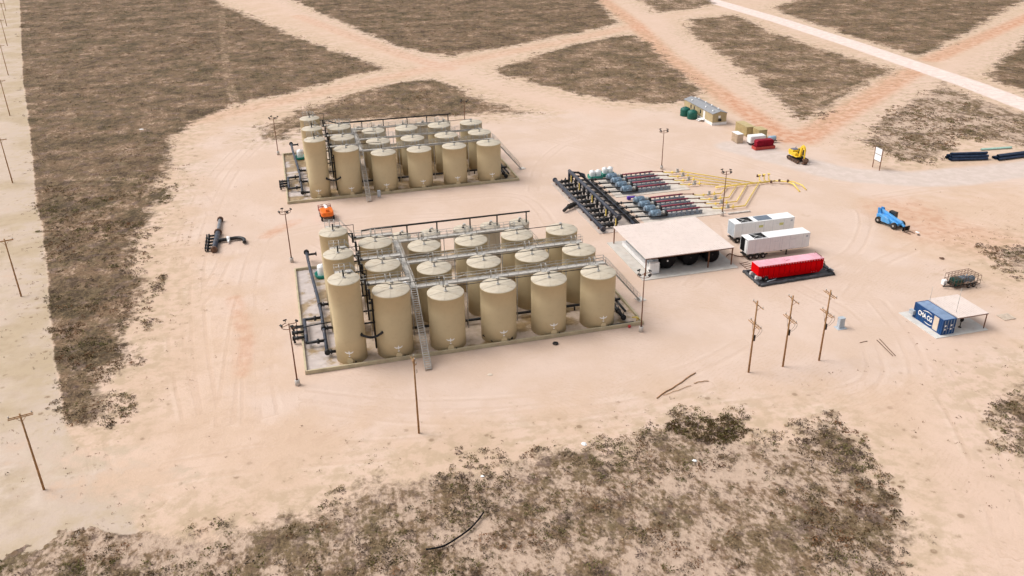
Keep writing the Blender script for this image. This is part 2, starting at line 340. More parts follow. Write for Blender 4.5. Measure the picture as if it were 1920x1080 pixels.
# long twin tyre tracks
ta = g.math('ABSOLUTE', g.math('SUBTRACT', g.math('ADD', A('trk'), g.math('MULTIPLY', g.math('SUBTRACT', nS, .5), .5)), 1.05))
tm = g.math('MULTIPLY', g.rng(ta, .42, .12), g.rng(nM, .36, .6))
c = g.mix(g.math('MULTIPLY', tm, .16), c, (.42, .27, .185))
ta2 = g.math('MULTIPLY', g.rng(g.math('ABSOLUTE', g.math('SUBTRACT', A('trk'), 1.7)), .4, .1), g.rng(nM, .4, .6))
c = g.mix(g.math('MULTIPLY', ta2, .14), c, (.74, .60, .50))
# oil stains and damp blotches
st = g.math('MULTIPLY', g.rng(g.noise(g.n('ShaderNodeMapping', {'Vector': tc, 'Location': (11, 5, 0)}).outputs[0], .13, 3, .5), .69, .76), g.rng(A('pad'), 0, 6))
c = g.mix(g.math('MULTIPLY', st, .3), c, (.36, .23, .14))
# left strip: sand with dry straw-coloured grass
sm = g.rng(g.math('ADD', A('strip'), g.math('MULTIPLY', g.math('SUBTRACT', g.math('ADD', g.math('MULTIPLY', nM, .5), g.math('MULTIPLY', nS, .5)), .5), g.rng(A('scrub'), -1, -9, 0, 55))), g.rng(A('scrub'), -1, -9, -.5, -7), g.rng(A('scrub'), -1, -9, .3, 7))
gm = g.math('MULTIPLY', sm, g.rng(g.math('ADD', g.math('MULTIPLY', nM, .6), g.math('MULTIPLY', nL, .5)), .48, .62))
c = g.mix(sm, c, g.mix(g.rng(nS, .4, .65), (.50, .395, .32), (.57, .46, .385)))
c = g.mix(g.math('MULTIPLY', gm, .85), c, g.mix(g.rng(nS, .35, .65), (.40, .305, .20), (.46, .36, .25)))
# greyish straw tint near the vegetation
ed = g.math('MULTIPLY', g.rng(A('scrub'), -12, 0), g.rng(nS, .42, .60))
c = g.mix(g.math('MULTIPLY', ed, .6), c, (.42, .32, .21))
# roads
c = g.mix(g.rng(g.math('ADD', A('gry'), g.math('MULTIPLY', g.math('SUBTRACT', nM, .5), 5)), 6.5, 4), c, g.mix(g.rng(nS, .4, .65), (.535, .44, .385), (.59, .49, .44)))
c = g.mix(g.rng(g.math('ADD', A('wht'), g.math('MULTIPLY', g.math('SUBTRACT', nS, .5), 1.2)), 5.4, 4.3), c, g.mix(g.rng(nS, .4, .65), (.66, .53, .475), (.76, .63, .57)))
# dry scrub cover
edge = g.math('MULTIPLY', g.math('ADD', g.math('MULTIPLY', g.math('SUBTRACT', nS, .5), 9), g.math('MULTIPLY', g.math('SUBTRACT', nM, .5), 14)), g.math('MAXIMUM', g.rng(A('strip'), -7, 0, 1, .10), g.rng(A('strip'), 1, 7)))
sc = g.math('DIVIDE', g.math('ADD', A('scrub'), edge), g.rng(A('strip'), -5, 0, 5.0, .5), clamp=True)
sc = g.rng(g.math('ADD', sc, g.math('MULTIPLY', g.math('SUBTRACT', nF, .5), g.math('MULTIPLY', g.math('SUBTRACT', 1.0, sc), g.math('MULTIPLY', sc, 5.0)))), .1, .8)
mpst = g.n('ShaderNodeMapping', {'Vector': tc, 'Rotation': (0, 0, .26), 'Scale': (1.25, .8, 1)}).outputs[0]
sA = g.noise(mpst, .33, 7, .68); sB = g.noise(mpst, 1.3, 5, .7)
cov = g.math('ADD', g.math('ADD', g.math('MULTIPLY', sA, .54), g.math('MULTIPLY', sB, .46)), g.math('MULTIPLY', g.math('SUBTRACT', A('dens'), 1.0), .27))
cov = g.math('ADD', cov, g.math('MULTIPLY', g.math('SUBTRACT', nM, .5), .5))
cov = g.math('ADD', cov, g.math('MULTIPLY', g.math('MULTIPLY', g.rng(A('trk'), 2.2, 1.1), g.rng(nM, .42, .6)), -.12))
lit = g.mix(g.rng(nF, .4, .65), (.44, .31, .22), (.33, .23, .15))
lit = g.mix(g.rng(A('dens'), .9, .6, 0, .75), lit, (.52, .39, .305))
mid = g.mix(g.rng(nM, .38, .62), (.215, .135, .082), (.180, .126, .070))
mid = g.mix(g.math('MULTIPLY', g.rng(nS, .52, .66), .5), mid, (.175, .105, .085))
drk = g.mix(g.rng(nL, .4, .6), (.080, .052, .034), (.078, .058, .034))
mpv = lambda o: g.n('ShaderNodeMapping', {'Vector': tc, 'Location': (o, o*.7, 0)}).outputs[0]
mid = g.mix(g.rng(g.noise(mpv(31), .22, 4, .6), .5, .62, 0, .4), mid, (.145, .118, .066))
mid = g.mix(g.rng(g.noise(mpv(57), .30, 4, .6), .52, .64, 0, .75), mid, (.185, .128, .108))
mid = g.mix(g.rng(g.noise(mpv(83), .8, 5, .65), .54, .66, 0, .7), mid, (.32, .235, .155))
mid = g.mix(g.rng(g.noise(mpv(19), 2.6, 4, .7), .44, .66, 0, .75), mid, (.075, .050, .034))
veg = g.mix(g.rng(cov, .33, .47), lit, mid); veg = g.mix(g.rng(cov, .48, .62), veg, drk)
c = g.mix(sc, c, veg)
# small dark tufts on the sand near vegetation
vo = g.n('ShaderNodeTexVoronoi', {'Vector': tc, 'Scale': .5}, feature='F1').outputs['Distance']
tf = g.math('MULTIPLY', g.math('MULTIPLY', g.rng(vo, .26, .12), g.rng(nS, .50, .60)), g.rng(A('scrub'), -16, -2))
c = g.mix(g.math('MULTIPLY', tf, .7), c, (.19, .12, .07))
c = g.mix(g.math('MULTIPLY', g.rng(nT, .5, .8), .18), c, (.30, .20, .13))
g.put(g.b.inputs['Base Color'], c); g.b.inputs['Roughness'].default_value = .95; g.b.inputs['Specular IOR Level'].default_value = .1
hgt = g.math('ADD', g.math('MULTIPLY', nS, .6), g.math('MULTIPLY', nF, .25)); hgt = g.math('SUBTRACT', hgt, g.math('MULTIPLY', tm, .12))
hgt = g.math('ADD', hgt, g.math('MULTIPLY', g.math('MULTIPLY', sc, sB), 1.2))
g.bump(hgt, .55, .35)
me.materials.append(g.m); go = bpy.data.objects.new('ground', me); C.objects.link(go); tag(go, kind='structure')

# ------------------------------------------------------------------ scrub (uncountable): thousands of twiggy clumps in one mesh
def clumps(name, label, xr, yr, dens, size, leaves, seed, mode):
    r = np.random.default_rng(seed); n = int((xr[1]-xr[0])*(yr[1]-yr[0])*dens)
    p = np.stack([r.uniform(*xr, n), r.uniform(*yr, n)], 1)
    d = p @ q([fw[0], fw[1]]) + CAMZ*sin(PITCH); u = 960+F*(p @ q([rt[0], rt[1]])-CAMZ*rt[2])/d; 
    p = p[(u > -160) & (u < 2080)]
    s, dn = scrubfield(p); nz = .55*vnoise(p, 3.1, seed+1)+.45*vnoise(p, 9, seed+2); rnd = r.random(len(p))
    if mode == 'field': keep = (s+(nz-.5)*9 > 0) & (rnd < np.clip((nz-.30)*3.2, .12, 1)*(1-.6*np.clip((p[:, 1]-120)/95, 0, 1)*(yr[0] < 100)))
    else:
        keep = (s < 0) & (rnd < .6*np.exp(s/8)*np.clip((nz-.42)*5, 0, 1)+.008)
        for poly in (W([(480,800),(560,690),(1250,600),(1400,540),(1700,540),(1700,640),(1500,715),(1200,745),(900,765),(560,795)]), W([(520,640),(500,220),(1000,215),(1290,200),(1700,330),(1640,560),(1200,600)])): keep &= sdf(p, poly) < 0
    keep &= ~((np.abs(p[:, 0]-24.5) < 28) & ((np.abs(p[:, 1]-129) < 21) | (np.abs(p[:, 1]-202) < 21)))
    if mode == 'field': keep &= dline(p, WHT) > 6.5
    if mode == 'thicket': keep = (s+(nz-.5)*1.5 > 0)
    p = p[keep]; dn = dn[keep]; n = len(p); L = leaves
    sz = size*(.45+1.3*r.random(n)**2+.5*(vnoise(p, 7, seed+9) > .62))*(1 if mode == 'field' else .6)
    c = np.repeat(p, L, 0); S_ = np.repeat(sz, L)
    th = r.uniform(0, 2*PI, n*L); ph = np.arccos(r.uniform(.05, 1, n*L)); rr = S_*r.uniform(.35, 1, n*L)**.6
    ctr = np.stack([c[:, 0]+rr*np.sin(ph)*np.cos(th), c[:, 1]+rr*np.sin(ph)*np.sin(th), rr*np.cos(ph)*.42+.02], 1)
    a = r.normal(size=(n*L, 3)); a /= np.linalg.norm(a, axis=1)[:, None]; b = np.cross(a, r.normal(size=(n*L, 3))); b /= np.linalg.norm(b, axis=1)[:, None]
    la = (S_**.6*r.uniform(.08, .22, n*L))[:, None]; lb = la*r.uniform(.25, .6, n*L)[:, None]
    V = np.stack([ctr-a*la, ctr+b*lb, ctr+a*la, ctr-b*lb], 1); V[:, :, 2] = np.maximum(V[:, :, 2], .01); V = V.reshape(-1, 3)
    pal = 1.3*q([(.12, .072, .038), (.095, .066, .028), (.16, .082, .042), (.22, .15, .09), (.13, .095, .068), (.115, .10, .036), (.28, .20, .12), (.15, .105, .085), (.08, .050, .024)])
    kind = (vnoise(p, 5, seed+5)*6+r.random(n)*3.5).astype(int) % len(pal)
    if mode == 'thicket': kind = r.choice([0, 1, 1, 5, 8, 1], n)
    if mode == 'tuft': kind = r.choice([0, 2, 3, 8, 2], n)
    col = pal[kind]*(.75+.5*r.random((n, 1)))*(.88+.12*np.clip((p[:, 1:2]-80)/90, 0, 1)); col = np.repeat(col, L, 0)*(.7+.6*r.random((n*L, 1))); col = np.repeat(col, 4, 0)
    me = bpy.data.meshes.new(name); me.vertices.add(len(V)); me.vertices.foreach_set('co', V.astype(np.float32).ravel()); m = len(V)//4
    me.loops.add(m*4); me.loops.foreach_set('vertex_index', np.arange(m*4, dtype=np.int32)); me.polygons.add(m)
    me.polygons.foreach_set('loop_start', (np.arange(m)*4).astype(np.int32)); me.update(calc_edges=True)
    ca = me.attributes.new('col', 'FLOAT_COLOR', 'POINT'); ca.data.foreach_set('color', np.concatenate([col, np.ones((len(V), 1))], 1).astype(np.float32).ravel())
    me.materials.append(M_scrub); o = bpy.data.objects.new(name, me); C.objects.link(o); tag(o, label, None, None, 'stuff'); o['category'] = 'vegetation'
    print(name, n, m); return o
gs = NG('scrub_leaves'); gs.put(gs.b.inputs['Base Color'], gs.attr('col').outputs['Color']); gs.b.inputs['Roughness'].default_value = .9; gs.b.inputs['Specular IOR Level'].default_value = .1; M_scrub = gs.m
clumps('scrub', 'dry brown and olive scrub covering the near and middle ground', (-90, 200), (45, 215), 2.4, .46, 26, 3, 'field')
clumps('distant_scrub', 'low brown scrub covering the far fields', (-180, 420), (215, 560), .22, .62, 14, 5, 'field')
SCRUB.append((W([(1235,800),(1270,786),(1340,780),(1392,786),(1412,806),(1380,830),(1330,835),(1285,822)]), 3.0)); SCRUB2, SCRUB = SCRUB, SCRUB[-1:]
clumps('thicket', 'dark green brown thicket at the top of the foreground scrub', (35, 60), (75, 92), 6.0, .62, 40, 13, 'thicket')
SCRUB = SCRUB2[:-1]
clumps('dry_tufts', 'small dry tufts dotted over the bare sand', (-60, 150), (55, 215), .8, .42, 7, 9, 'tuft')

# ------------------------------------------------------------------ TANKS
def emblem_mb(Rr, zc, s):
    m = MB()
    def patch(poly):   # outline wrapped on the shell, 2 cm thick vinyl plate
        n = len(poly); o = []
        for k in (.004, .03):
            for (x, zz) in poly:
                a = x*s/Rr; o.append(((Rr+k)*sin(a), -(Rr+k)*cos(a), zc+zz*s))
        m.add(o, [tuple(range(n)), tuple(range(n, 2*n))[::-1]]+[(i, (i+1) % n, n+(i+1) % n, n+i) for i in range(n)])
    patch([(0, .52), (.14, .16), (.12, -.12), (0, -.42), (-.12, -.12), (-.14, .16)])
    for sg in (1, -1):
        patch([(sg*.13, .10), (sg*.42, .12), (sg*.78, .30), (sg*.70, .10), (sg*.50, -.06), (sg*.30, -.12), (sg*.12, -.10)][::sg])
    patch([(.14, -.55), (.14, -.75), (-.14, -.75), (-.14, -.55)])
    return m
def make_tank(name, r, h, label, mt=None, emb=True, seed=0):
    t = thing(name, label, 'tank'); mt = mt or M_tank
    prof = [(r, 0), (r, h*.33), (r, h*.67), (r, h-.12), (r*1.015, h-.1), (r*1.015, h)]
    MB().lathe(prof, seg=48).build('shell', mt, t)
    rf = MB(); rf.lathe([(r*1.012, h+.004), (r*.995, h+.05), (.45, h+.17), (.3, h+.18)], seg=48)
    for k in range(6):
        a = k*PI/3+.3; rf.tube([(.4*cos(a), .4*sin(a), h+.18), (r*.98*cos(a), r*.98*sin(a), h+.07)], .03, 4)
    roof = rf.build('roof', M_tank2, t)
    MB().cyl((0, 0, h+.16), (0, 0, h+.34), .26, 12).cyl((0, 0, h+.34), (0, 0, h+.7), .10, 8).build('vent', M_galv if mt is not M_small else M_blk, roof)
    # thief hatch at the back of the roof, next to the catwalk
    MB().cyl((.5, r*.72, h+.12), (.5, r*.72, h+.42), .26, 10).build('hatch', M_galv, roof)
    if emb:
        emblem_mb(r, 1.95, .82).build('emblem', M_whitep, t)
        mw = MB(); mw.cyl((0, -r+.1, .72), (0, -r-.10, .72), .42, 20); mw.cyl((0, -r-.10, .72), (0, -r-.14, .72), .47, 20)
        mw.build('manway', M_tank, t)
        vb = MB(); vb.tube([(.85, -r*.95+.1, .35), (.85, -r-.25, .35)], .09, 8); vb.cyl((.85, -r-.25, .35), (.85, -r-.3, .35), .16, 10); vb.box(.85, -r-.16, .55, .08, .08, .3)
        vb.build('drain_valve', M_dark, t)
    return t
COLS = lambda X: [X-6.587]+[X+8.12*i for i in range(5)]
ORD = ['leftmost', 'second from left', 'third from left', 'fourth from left', 'fifth from left', 'rightmost']
ROWS = ['front row', 'second row', 'third row']
RY = 9.19
protos = {}
def battery(which, X0, Y0):
    xs_ = COLS(X0); hts = [13.13, 10.46, 8.84, 8.84, 8.84, 8.84]; rads = [2.29, 2.76, 2.76, 2.76, 2.76, 2.76]
    for j in range(3):
        for i in range(6):
            key = min(i, 2); lead = ['tall narrow tan tank', 'tall wide tan tank', 'tan storage tank'][key]
            lab = '%s, %s in the %s of the %s battery' % (lead, ORD[i], ROWS[j], which)
            grp = ['tall narrow tanks', 'tall wide tanks', 'tan storage tanks'][key]+' in the %s battery' % which
            loc = (xs_[i], Y0+RY*j, .12)
            rz = [0, .05, -.04, .03, 0, .02][i] + (-.22 if i == 0 else 0)
            if key in protos: dup(protos[key], loc, rz, lab, grp)
            else:
                protos[key] = make_tank('storage_tank', rads[i], hts[i]-.12, lab); protos[key].location = loc; protos[key].rotation_euler = (0, 0, rz); protos[key]['group'] = grp
    sx = [17.3, 22.75, 28.9, 34.0, 39.6]
    for i, x in enumerate(sx):
        lab = 'small pale tank, %s in the back row of the %s battery' % (['leftmost', 'second from left', 'middle', 'second from right', 'rightmost'][i], which)
        loc = (x, Y0+29.6, .12); grp = 'small pale tanks in the back row of the %s battery' % which
        if 's' in protos: dup(protos['s'], loc, 0, lab, grp)
        else:
            protos['s'] = make_tank('storage_tank', 1.85, 6.3, lab, M_small, False); protos['s'].location = loc; protos['s']['group'] = grp
    # containment ring and floor
    x0, x1, y0, y1 = -2.0, 51.0, Y0-3.1, Y0+34.0; hh, tw = .62, .30
    wl = MB(); wl.bb(x0, x1, y0, y0+tw, 0, hh).bb(x0, x1, y1-tw, y1, 0, hh).bb(x0, x0+tw, y0+tw, y1-tw, 0, hh).bb(x1-tw, x1, y0+tw, y1-tw, 0, hh)
    o = wl.build('containment_wall', M_wall, None, .03); tag(o, 'low tan containment wall around the %s tank battery' % which, 'wall')
    o = MB().bb(x0+tw, x1-tw, y0+tw, y1-tw, .0, .12).build('containment_floor', floorA if which == 'near' else floorB); tag(o, kind='structure')
    # catwalks
    def rails(m, x0, x1, y, zd, sides=(-.45, .45), post=1.6, gaps=()):
        for sdd in sides:
            for hgt in (.55, 1.07): m.tube([(x0, y+sdd, zd+hgt), (x1, y+sdd, zd+hgt)], .032, 5)
            n = max(1, int(abs(x1-x0)/post))
            for k in range(n+1): m.tube([(x0+(x1-x0)*k/n, y+sdd, zd), (x0+(x1-x0)*k/n, y+sdd, zd+1.07)], .032, 5)
    def catwalk(j, xe, stair, foot):
        yb = Y0+RY*j+3.75; rn = ['front', 'second', 'third'][j]
        t = thing('catwalk', 'galvanised catwalk behind the %s row of tanks in the %s battery' % (rn, which), 'catwalk', (0, 0, 0), 0, 'catwalks of the %s battery' % which)
        dk = MB(); dk.bb(15.9, xe, yb-.45, yb+.45, 8.52, 8.60); dk.bb(15.9, xe, yb-.49, yb-.45, 8.36, 8.66); dk.bb(15.9, xe, yb+.45, yb+.49, 8.36, 8.66)
        zt = 10.15; dk.bb(8.2, 15.0, yb-.45, yb+.45, zt-.08, zt); dk.bb(8.2, 15.0, yb-.49, yb-.45, zt-.24, zt+.06); dk.bb(8.2, 15.0, yb+.45, yb+.49, zt-.24, zt+.06)
        zz = 12.75; dk.bb(4.0, 6.4, yb-.45-.4, yb+.45-.4, zz-.08, zz)
        dk.build('deck', M_deck, t)
        hr = MB(); rails(hr, 15.9, xe, yb, 8.6); rails(hr, 8.2, 15.0, yb, zt); rails(hr, 4.0, 6.4, yb-.4, zz)
        # truss lacing of the handrail
        n = int((xe-16)/2.0)
        for k in range(n):
            xa = 16+k*(xe-16)/n; xb = 16+(k+1)*(xe-16)/n; hr.tube([(xa, yb+.45, 8.65), (xb, yb+.45, 9.6)] if k % 2 else [(xa, yb+.45, 9.6), (xb, yb+.45, 8.65)], .025, 4)
        hr.build('handrail', M_galv, t)
        # gates and stiles on to each roof, short stair between levels
        for i, xc in enumerate(xs_):
            zt_ = [12.75, 10.15, 8.6, 8.6, 8.6, 8.6][i]; yy = yb-.45-(.4 if i == 0 else 0)
            if xc > xe: continue
            st = MB()
            for sx_ in (-.38, .38):
                st.tube([(xc+sx_, yy, zt_), (xc+sx_, yy, zt_+1.35), (xc+sx_, yy-.35, zt_+1.5), (xc+sx_, yy-.75, zt_+1.2), (xc+sx_, yy-.85, zt_+.45)], .045, 6)
            st.bb(xc-.38, xc+.38, yy-.9, yy+.02, zt_+.28, zt_+.33); st.build('roof_gate', M_galv, t)
        s2 = MB(); 
        for e in (-.38, .38): s2.tube([(6.4, yb-.2+e, 12.75), (8.3, yb-.2+e, 10.15)], .07, 5); s2.tube([(6.4, yb-.2+e, 13.8), (8.3, yb-.2+e, 11.2)], .035, 5)
        for k in range(9): f_ = (k+.5)/9; s2.box(6.4+1.9*f_, yb-.2, 12.75-2.6*f_, .24, .74, .04)
        s2.build('stair_flight', M_galv, t)
        for xx in (5.1, 11.7-3.0, 15.2): MB().cyl((xx, yb+.3, .12), (xx, yb+.3, 12.6 if xx == 5.1 else 9.9), .07, 6).build('support_column', M_galv, t)
        for i in range(2, 6):
            if xs_[i]+4.06 < xe: MB().cyl((xs_[i]+4.06, yb, .12), (xs_[i]+4.06, yb, 8.36), .07, 6).build('support_column', M_galv, t)
        if stair:
            x0_, y0_, z0_ = xe, yb, 8.6; x1_, y1_ = foot
            a = math.atan2(y1_-y0_, x1_-x0_); L_ = math.hypot(x1_-x0_, y1_-y0_); px, py = -sin(a)*.42, cos(a)*.42
            t2 = thing('stairway', 'steep galvanised stair down from the %s catwalk of the %s battery' % (rn, which), 'stairs', (0, 0, 0), 0, 'right-hand stairs of the %s battery' % which)
            s3 = MB(); tr = MB(); h3 = MB()
            for sg in (-1, 1):
                s3.tube([(x0_+sg*px, y0_+sg*py, z0_), (x1_+sg*px, y1_+sg*py, .2)], .09, 5)
                for hh_ in (.55, 1.05): h3.tube([(x0_+sg*px, y0_+sg*py, z0_+hh_), (x1_+sg*px, y1_+sg*py, .2+hh_)], .032, 5)
                for k in range(6): f_ = k/5; h3.tube([(x0_+(x1_-x0_)*f_+sg*px, y0_+(y1_-y0_)*f_+sg*py, z0_+(.2-z0_)*f_), (x0_+(x1_-x0_)*f_+sg*px, y0_+(y1_-y0_)*f_+sg*py, z0_+(.2-z0_)*f_+1.05)], .032, 5)
            n = 32
            for k in range(n): f_ = (k+.5)/n; tr.box(x0_+(x1_-x0_)*f_, y0_+(y1_-y0_)*f_, z0_+(.2-z0_)*f_, .22, .8, .035, rz=a)
            s3.build('stringer', M_galv, t2); tr.build('treads', M_deck, t2); h3.build('handrail', M_galv, t2)
            MB().box(x1_+.35, y1_, .06, 1.5, 1.5, .12, rz=a).build('foot_pad', M_conc, t2)
    catwalk(0, 46.6, True, (53.6, Y0+5.2)); catwalk(1, 46.0, False, None); catwalk(2, 38.2, True, (44.6, Y0+2*RY+3.9))
    # cross catwalk and the long stair over the front wall
    t = thing('catwalk', 'wide galvanised cross catwalk between second and third tank columns, %s battery' % which, 'catwalk')
    ya, yb = Y0+3.3, Y0+2*RY+4.3; d = MB(); d.bb(15.05, 15.88, ya, yb, 8.55, 8.63); d.bb(15.01, 15.05, ya, yb, 8.40, 8.70); d.bb(15.88, 15.895, ya, yb, 8.40, 8.70); d.build('deck', M_deck, t)
    h = MB()
    for xx in (15.03,):
        for hh_ in (.55, 1.07): h.tube([(xx, ya, 8.6+hh_), (xx, yb, 8.6+hh_)], .035, 5)
        for k in range(12): h.tube([(xx, ya+(yb-ya)*k/11, 8.6), (xx, ya+(yb-ya)*k/11, 9.67)], .035, 5)
    for (a_, b_) in ((ya+1.0, Y0+RY+3.2), (Y0+RY+4.3, Y0+2*RY+3.2)):
        for hh_ in (.55, 1.07): h.tube([(15.89, a_, 8.6+hh_), (15.89, b_, 8.6+hh_)], .035, 5)
        for k in range(5): h.tube([(15.89, a_+(b_-a_)*k/4, 8.6), (15.89, a_+(b_-a_)*k/4, 9.67)], .035, 5)
    h.build('handrail', M_galv, t)
    t = thing('stairway', 'long galvanised stair over the front containment wall of the %s battery' % which, 'stairs')
    yt, yf = ya, Y0-7.0; s3 = MB(); tr = MB(); h3 = MB()
    for xx in (15.0, 15.9):
        s3.extr([(yt, 8.62), (yt, 8.36), (yf, -.06), (yf, .2)], 'X', xx-.03, xx+.03)
        for hh_ in (.5, 1.0): h3.tube([(xx, yt, 8.6+hh_), (xx, yf, .2+hh_)], .036, 5)
        for k in range(8): f_ = k/7; h3.tube([(xx, yt+(yf-yt)*f_, 8.6-8.4*f_), (xx, yt+(yf-yt)*f_, 9.6-8.4*f_)], .034, 5)
    for k in range(36): f_ = (k+.5)/36; tr.box(15.45, yt+(yf-yt)*f_, 8.55-8.4*f_, .82, .25, .045)
    s3.build('stringer', M_galv, t); tr.build('treads', M_deck, t); h3.build('handrail', M_galv, t)
    # vent lines over the roofs
    for j in range(3):
        y = Y0+RY*j; m = MB(); x = xs_
        m.tube([(x[0], y, 13.5), (x[0], y, 14.5)], .12, 6)
        m.tube([(x[0], y, 14.0), (x[0]+3.3, y, 14.0), (x[0]+3.3, y, 11.6), (x[1]-.7, y, 11.6), (x[1], y, 11.25), (x[1], y, 10.8)], .055, 6)
        m.tube([(x[1], y, 11.25), (x[2]-.3, y, 11.25), (x[2]-.3, y, 9.75), (x[2], y, 9.75), (x[2], y, 9.2)], .055, 6)
        m.tube([(x[2], y, 9.7), (x[5], y, 9.7), (x[5], y, 9.2)], .05, 6)
        for i in range(3, 5): m.tube([(x[i], y, 9.7), (x[i], y, 9.2)], .06, 6)
        tag(m.build('vent_pipe', M_dark), 'thin dark vent pipe over the %s tank roofs of the %s battery' % (ROWS[j], which), 'pipe', 'vent pipes of the %s battery' % which)
        m = MB(); xa = x[0]+2.2
        m.tube([(xa, y, 12.5), (xa+.8, y, 12.5), (xa+.8, y, 10.9), (xa+1.2, y, 10.9), (xa+1.2, y, 9.3), (xa+1.5, y, 9.3), (xa+1.5, y, 1.0)], .13, 8)
        for zz in (7.6, 5.6): m.tube([(xa-.1, y-.3, zz), (x[1]-2.6, y-.3, zz)], .13, 8)
        for zz in (11.6, 10.2, 8.6): m.cyl((xa+1.2, y, zz), (xa+1.2, y, zz+.25), .22, 10)
        tag(m.build('overflow_pipe', M_blk), 'black stepped overflow pipe between first two tanks of the %s, %s battery' % (ROWS[j], which), 'pipe', 'overflow pipes of the %s battery' % which)
        if j == 0:
            zz = 4.6; pts = [(x[0]+1.6, y-1.5, zz+.1)]+[(x[0]+1.6+(x[1]-x[0]-3.5)*k/8, y-1.9-.5*sin(PI*k/8), zz-.35*sin(PI*k/8)) for k in range(9)]+[(x[1]-1.9, y-1.8, zz+.2)]
            tag(MB().tube(pts, .19, 8).build('crossover_pipe', M_blk), 'curved black crossover pipe joining first two front tanks of the %s battery' % which, 'pipe')
    y = Y0+29.0; m = MB(); m.tube([(10.0, y-6, 10.9), (12.3, y, 8.6), (41.5, y, 8.6)], .15, 8)
    for xx in sx: m.tube([(xx+1.2, y, 8.6), (xx+1.2, y, 6.5)], .13, 8)
    tag(m.build('gas_header_pipe', M_dark), 'dark header pipe above the small back row tanks of the %s battery' % which, 'pipe')
    # low header behind the front row
    m = MB(); m.tube([(14, Y0+4.6, 1.0), (50.0, Y0+4.6, 1.0)], .22, 10)
    for k in range(6): xx = 18+k*6; m.box(xx, Y0+4.6, .45, .2, .3, .66)
    for i in range(1, 6): m.tube([(xs_[i], Y0+4.6, 1.0), (xs_[i], Y0+2.6, 1.0)], .15, 8); m.cyl((xs_[i], Y0+3.6, 1.0), (xs_[i], Y0+3.4, 1.0), .3, 10)
    tag(m.build('transfer_pipe', M_blk), 'low black transfer pipe behind the front row tanks, %s battery' % which, 'pipe')
    m = MB()
    m.tube([(48.3, Y0-1.6, .75), (48.3, Y0+12, .75)], .3, 10); m.tube([(49.5, Y0+1.0, .6), (49.5, Y0+9, .6)], .2, 8)
    m.tube([(45.4, Y0+2.6, .85), (48.3, Y0+2.6, .85)], .24, 8)
    for yy in (-1.3, 1.0, 3.4, 6): m.cyl((48.3, Y0+yy, .75), (48.3, Y0+yy+.22, .75), .46, 12); m.box(48.3, Y0+yy+.1, 1.3, .1, .1, .7)
    m.bb(45.2, 49.6, Y0-2.5, Y0-2.2, .13, .42)
    tag(m.build('outlet_header', M_blk), 'black outlet header inside the right end of the %s containment' % which, 'pipe')
    # white standpipes beside the cross catwalk
    for k, (xx, yy) in enumerate(((14.35, Y0+4.6), (14.3, Y0+RY+4.6), (14.3, Y0+2*RY+3.2))):
        o = MB().lathe([(.42, .12), (.42, 8.6), (.62, 8.75), (.62, 8.95), (.4, 9.1)], (xx, yy, 0), 16).build('standpipe', M_white); tag(o, 'white capped standpipe behind the %s second tank of the %s battery' % (['front', 'middle', 'rear'][k], which), 'pipe', 'white standpipes of the %s battery' % which)
    # suction manifold at the left
    t = thing('suction_manifold', 'dark suction manifold along the left wall of the %s battery' % which, 'pipework', (0, Y0, 0))
    m = MB(); xm = 1.55
    m.tube([(xm-1.0, 38, 1.7), (xm-.75, 30, 1.5), (xm-.2, 20, 1.1), (xm, 14, 1.0), (xm, .9, .9)], .27, 10); m.build('main_pipe', M_bluep, t)
    m = MB(); m.cyl((xm-1.0, 38, 1.7), (xm-1.0, 38.4, 1.7), .5, 12); m.tube([(xm-1.0, 37, 1.7), (xm+.6, 37, 1.7)], .22, 8); m.cyl((xm+.6, 37, 1.7), (xm+.8, 37, 1.7), .4, 10); m.build('end_tee', M_blk, t)
    for k, yy in enumerate((17.0, 8.6, .9)):
        m = MB(); m.tube([(xm, yy, 1.0), (xm+1.6, yy, .95)], .24, 10); m.cyl((xm+.5, yy, 1.0), (xm+.68, yy, 1.0), .42, 12); m.cyl((xm, yy-.3, 1.0), (xm, yy+.3, 1.0), .42, 12); m.build('flanged_branch', M_blk, t)
    for yy in (12.4, 4.6): m = MB(); m.tube([(xm, yy, 1.0), (xm-2.8, yy, 1.0)], .24, 10); m.cyl((xm-.9, yy, 1.0), (xm-1.3, yy, 1.0), .42, 12); m.build('flanged_branch', M_blk, t)
    for k, yy in enumerate((10.2, 8.4, 6.6)):
        m = MB(); m.tube([(xm-2.8, yy, 1.0), (xm-4.6, yy, 1.0), (xm-4.6, yy, .2)], .22, 8); m.cyl((xm-4.0, yy, 1.0), (xm-4.2, yy, 1.0), .4, 12); m.cyl((xm-4.9, yy, 1.0), (xm-4.7, yy, 1.0), .34, 12); m.build('inlet_pipe', M_blk, t)
    MB().tube([(xm-4.6, 9.2, 1.3), (6.0, 10.2, 1.3)], .09, 6).build('thin_line', M_blk, t)
    MB().tube([(xm-2.8, 4.6, 1.0), (xm-2.8, 12.4, 1.0)], .28, 10).build('loop_pipe', M_bluep, t)
    for k, yy in enumerate((17.0, 8.6, .9)):
        m = MB(); m.cyl((xm+1.6, yy, .95), (xm+2.3, yy, .95), .33, 12); m.cyl((xm+1.9, yy, 1.2), (xm+1.9, yy, 1.6), .3, 12); m.tube([(xm+2.3, yy, .95), (xm+3.1, yy, .95), (xm+3.1, yy, .2)], .15, 8); m.tube([(xm+1.9, yy-.3, .2), (xm+1.9, yy-.3, 1.3)], .06, 6); m.build('valve', M_galv, t)
    for yy in (2.5, 10.5, 15.5, 24, 32): m = MB(); m.box(xm if yy < 20 else xm-.5, yy, .5, .2, .25, .8); m.build('stand', M_rust, t)
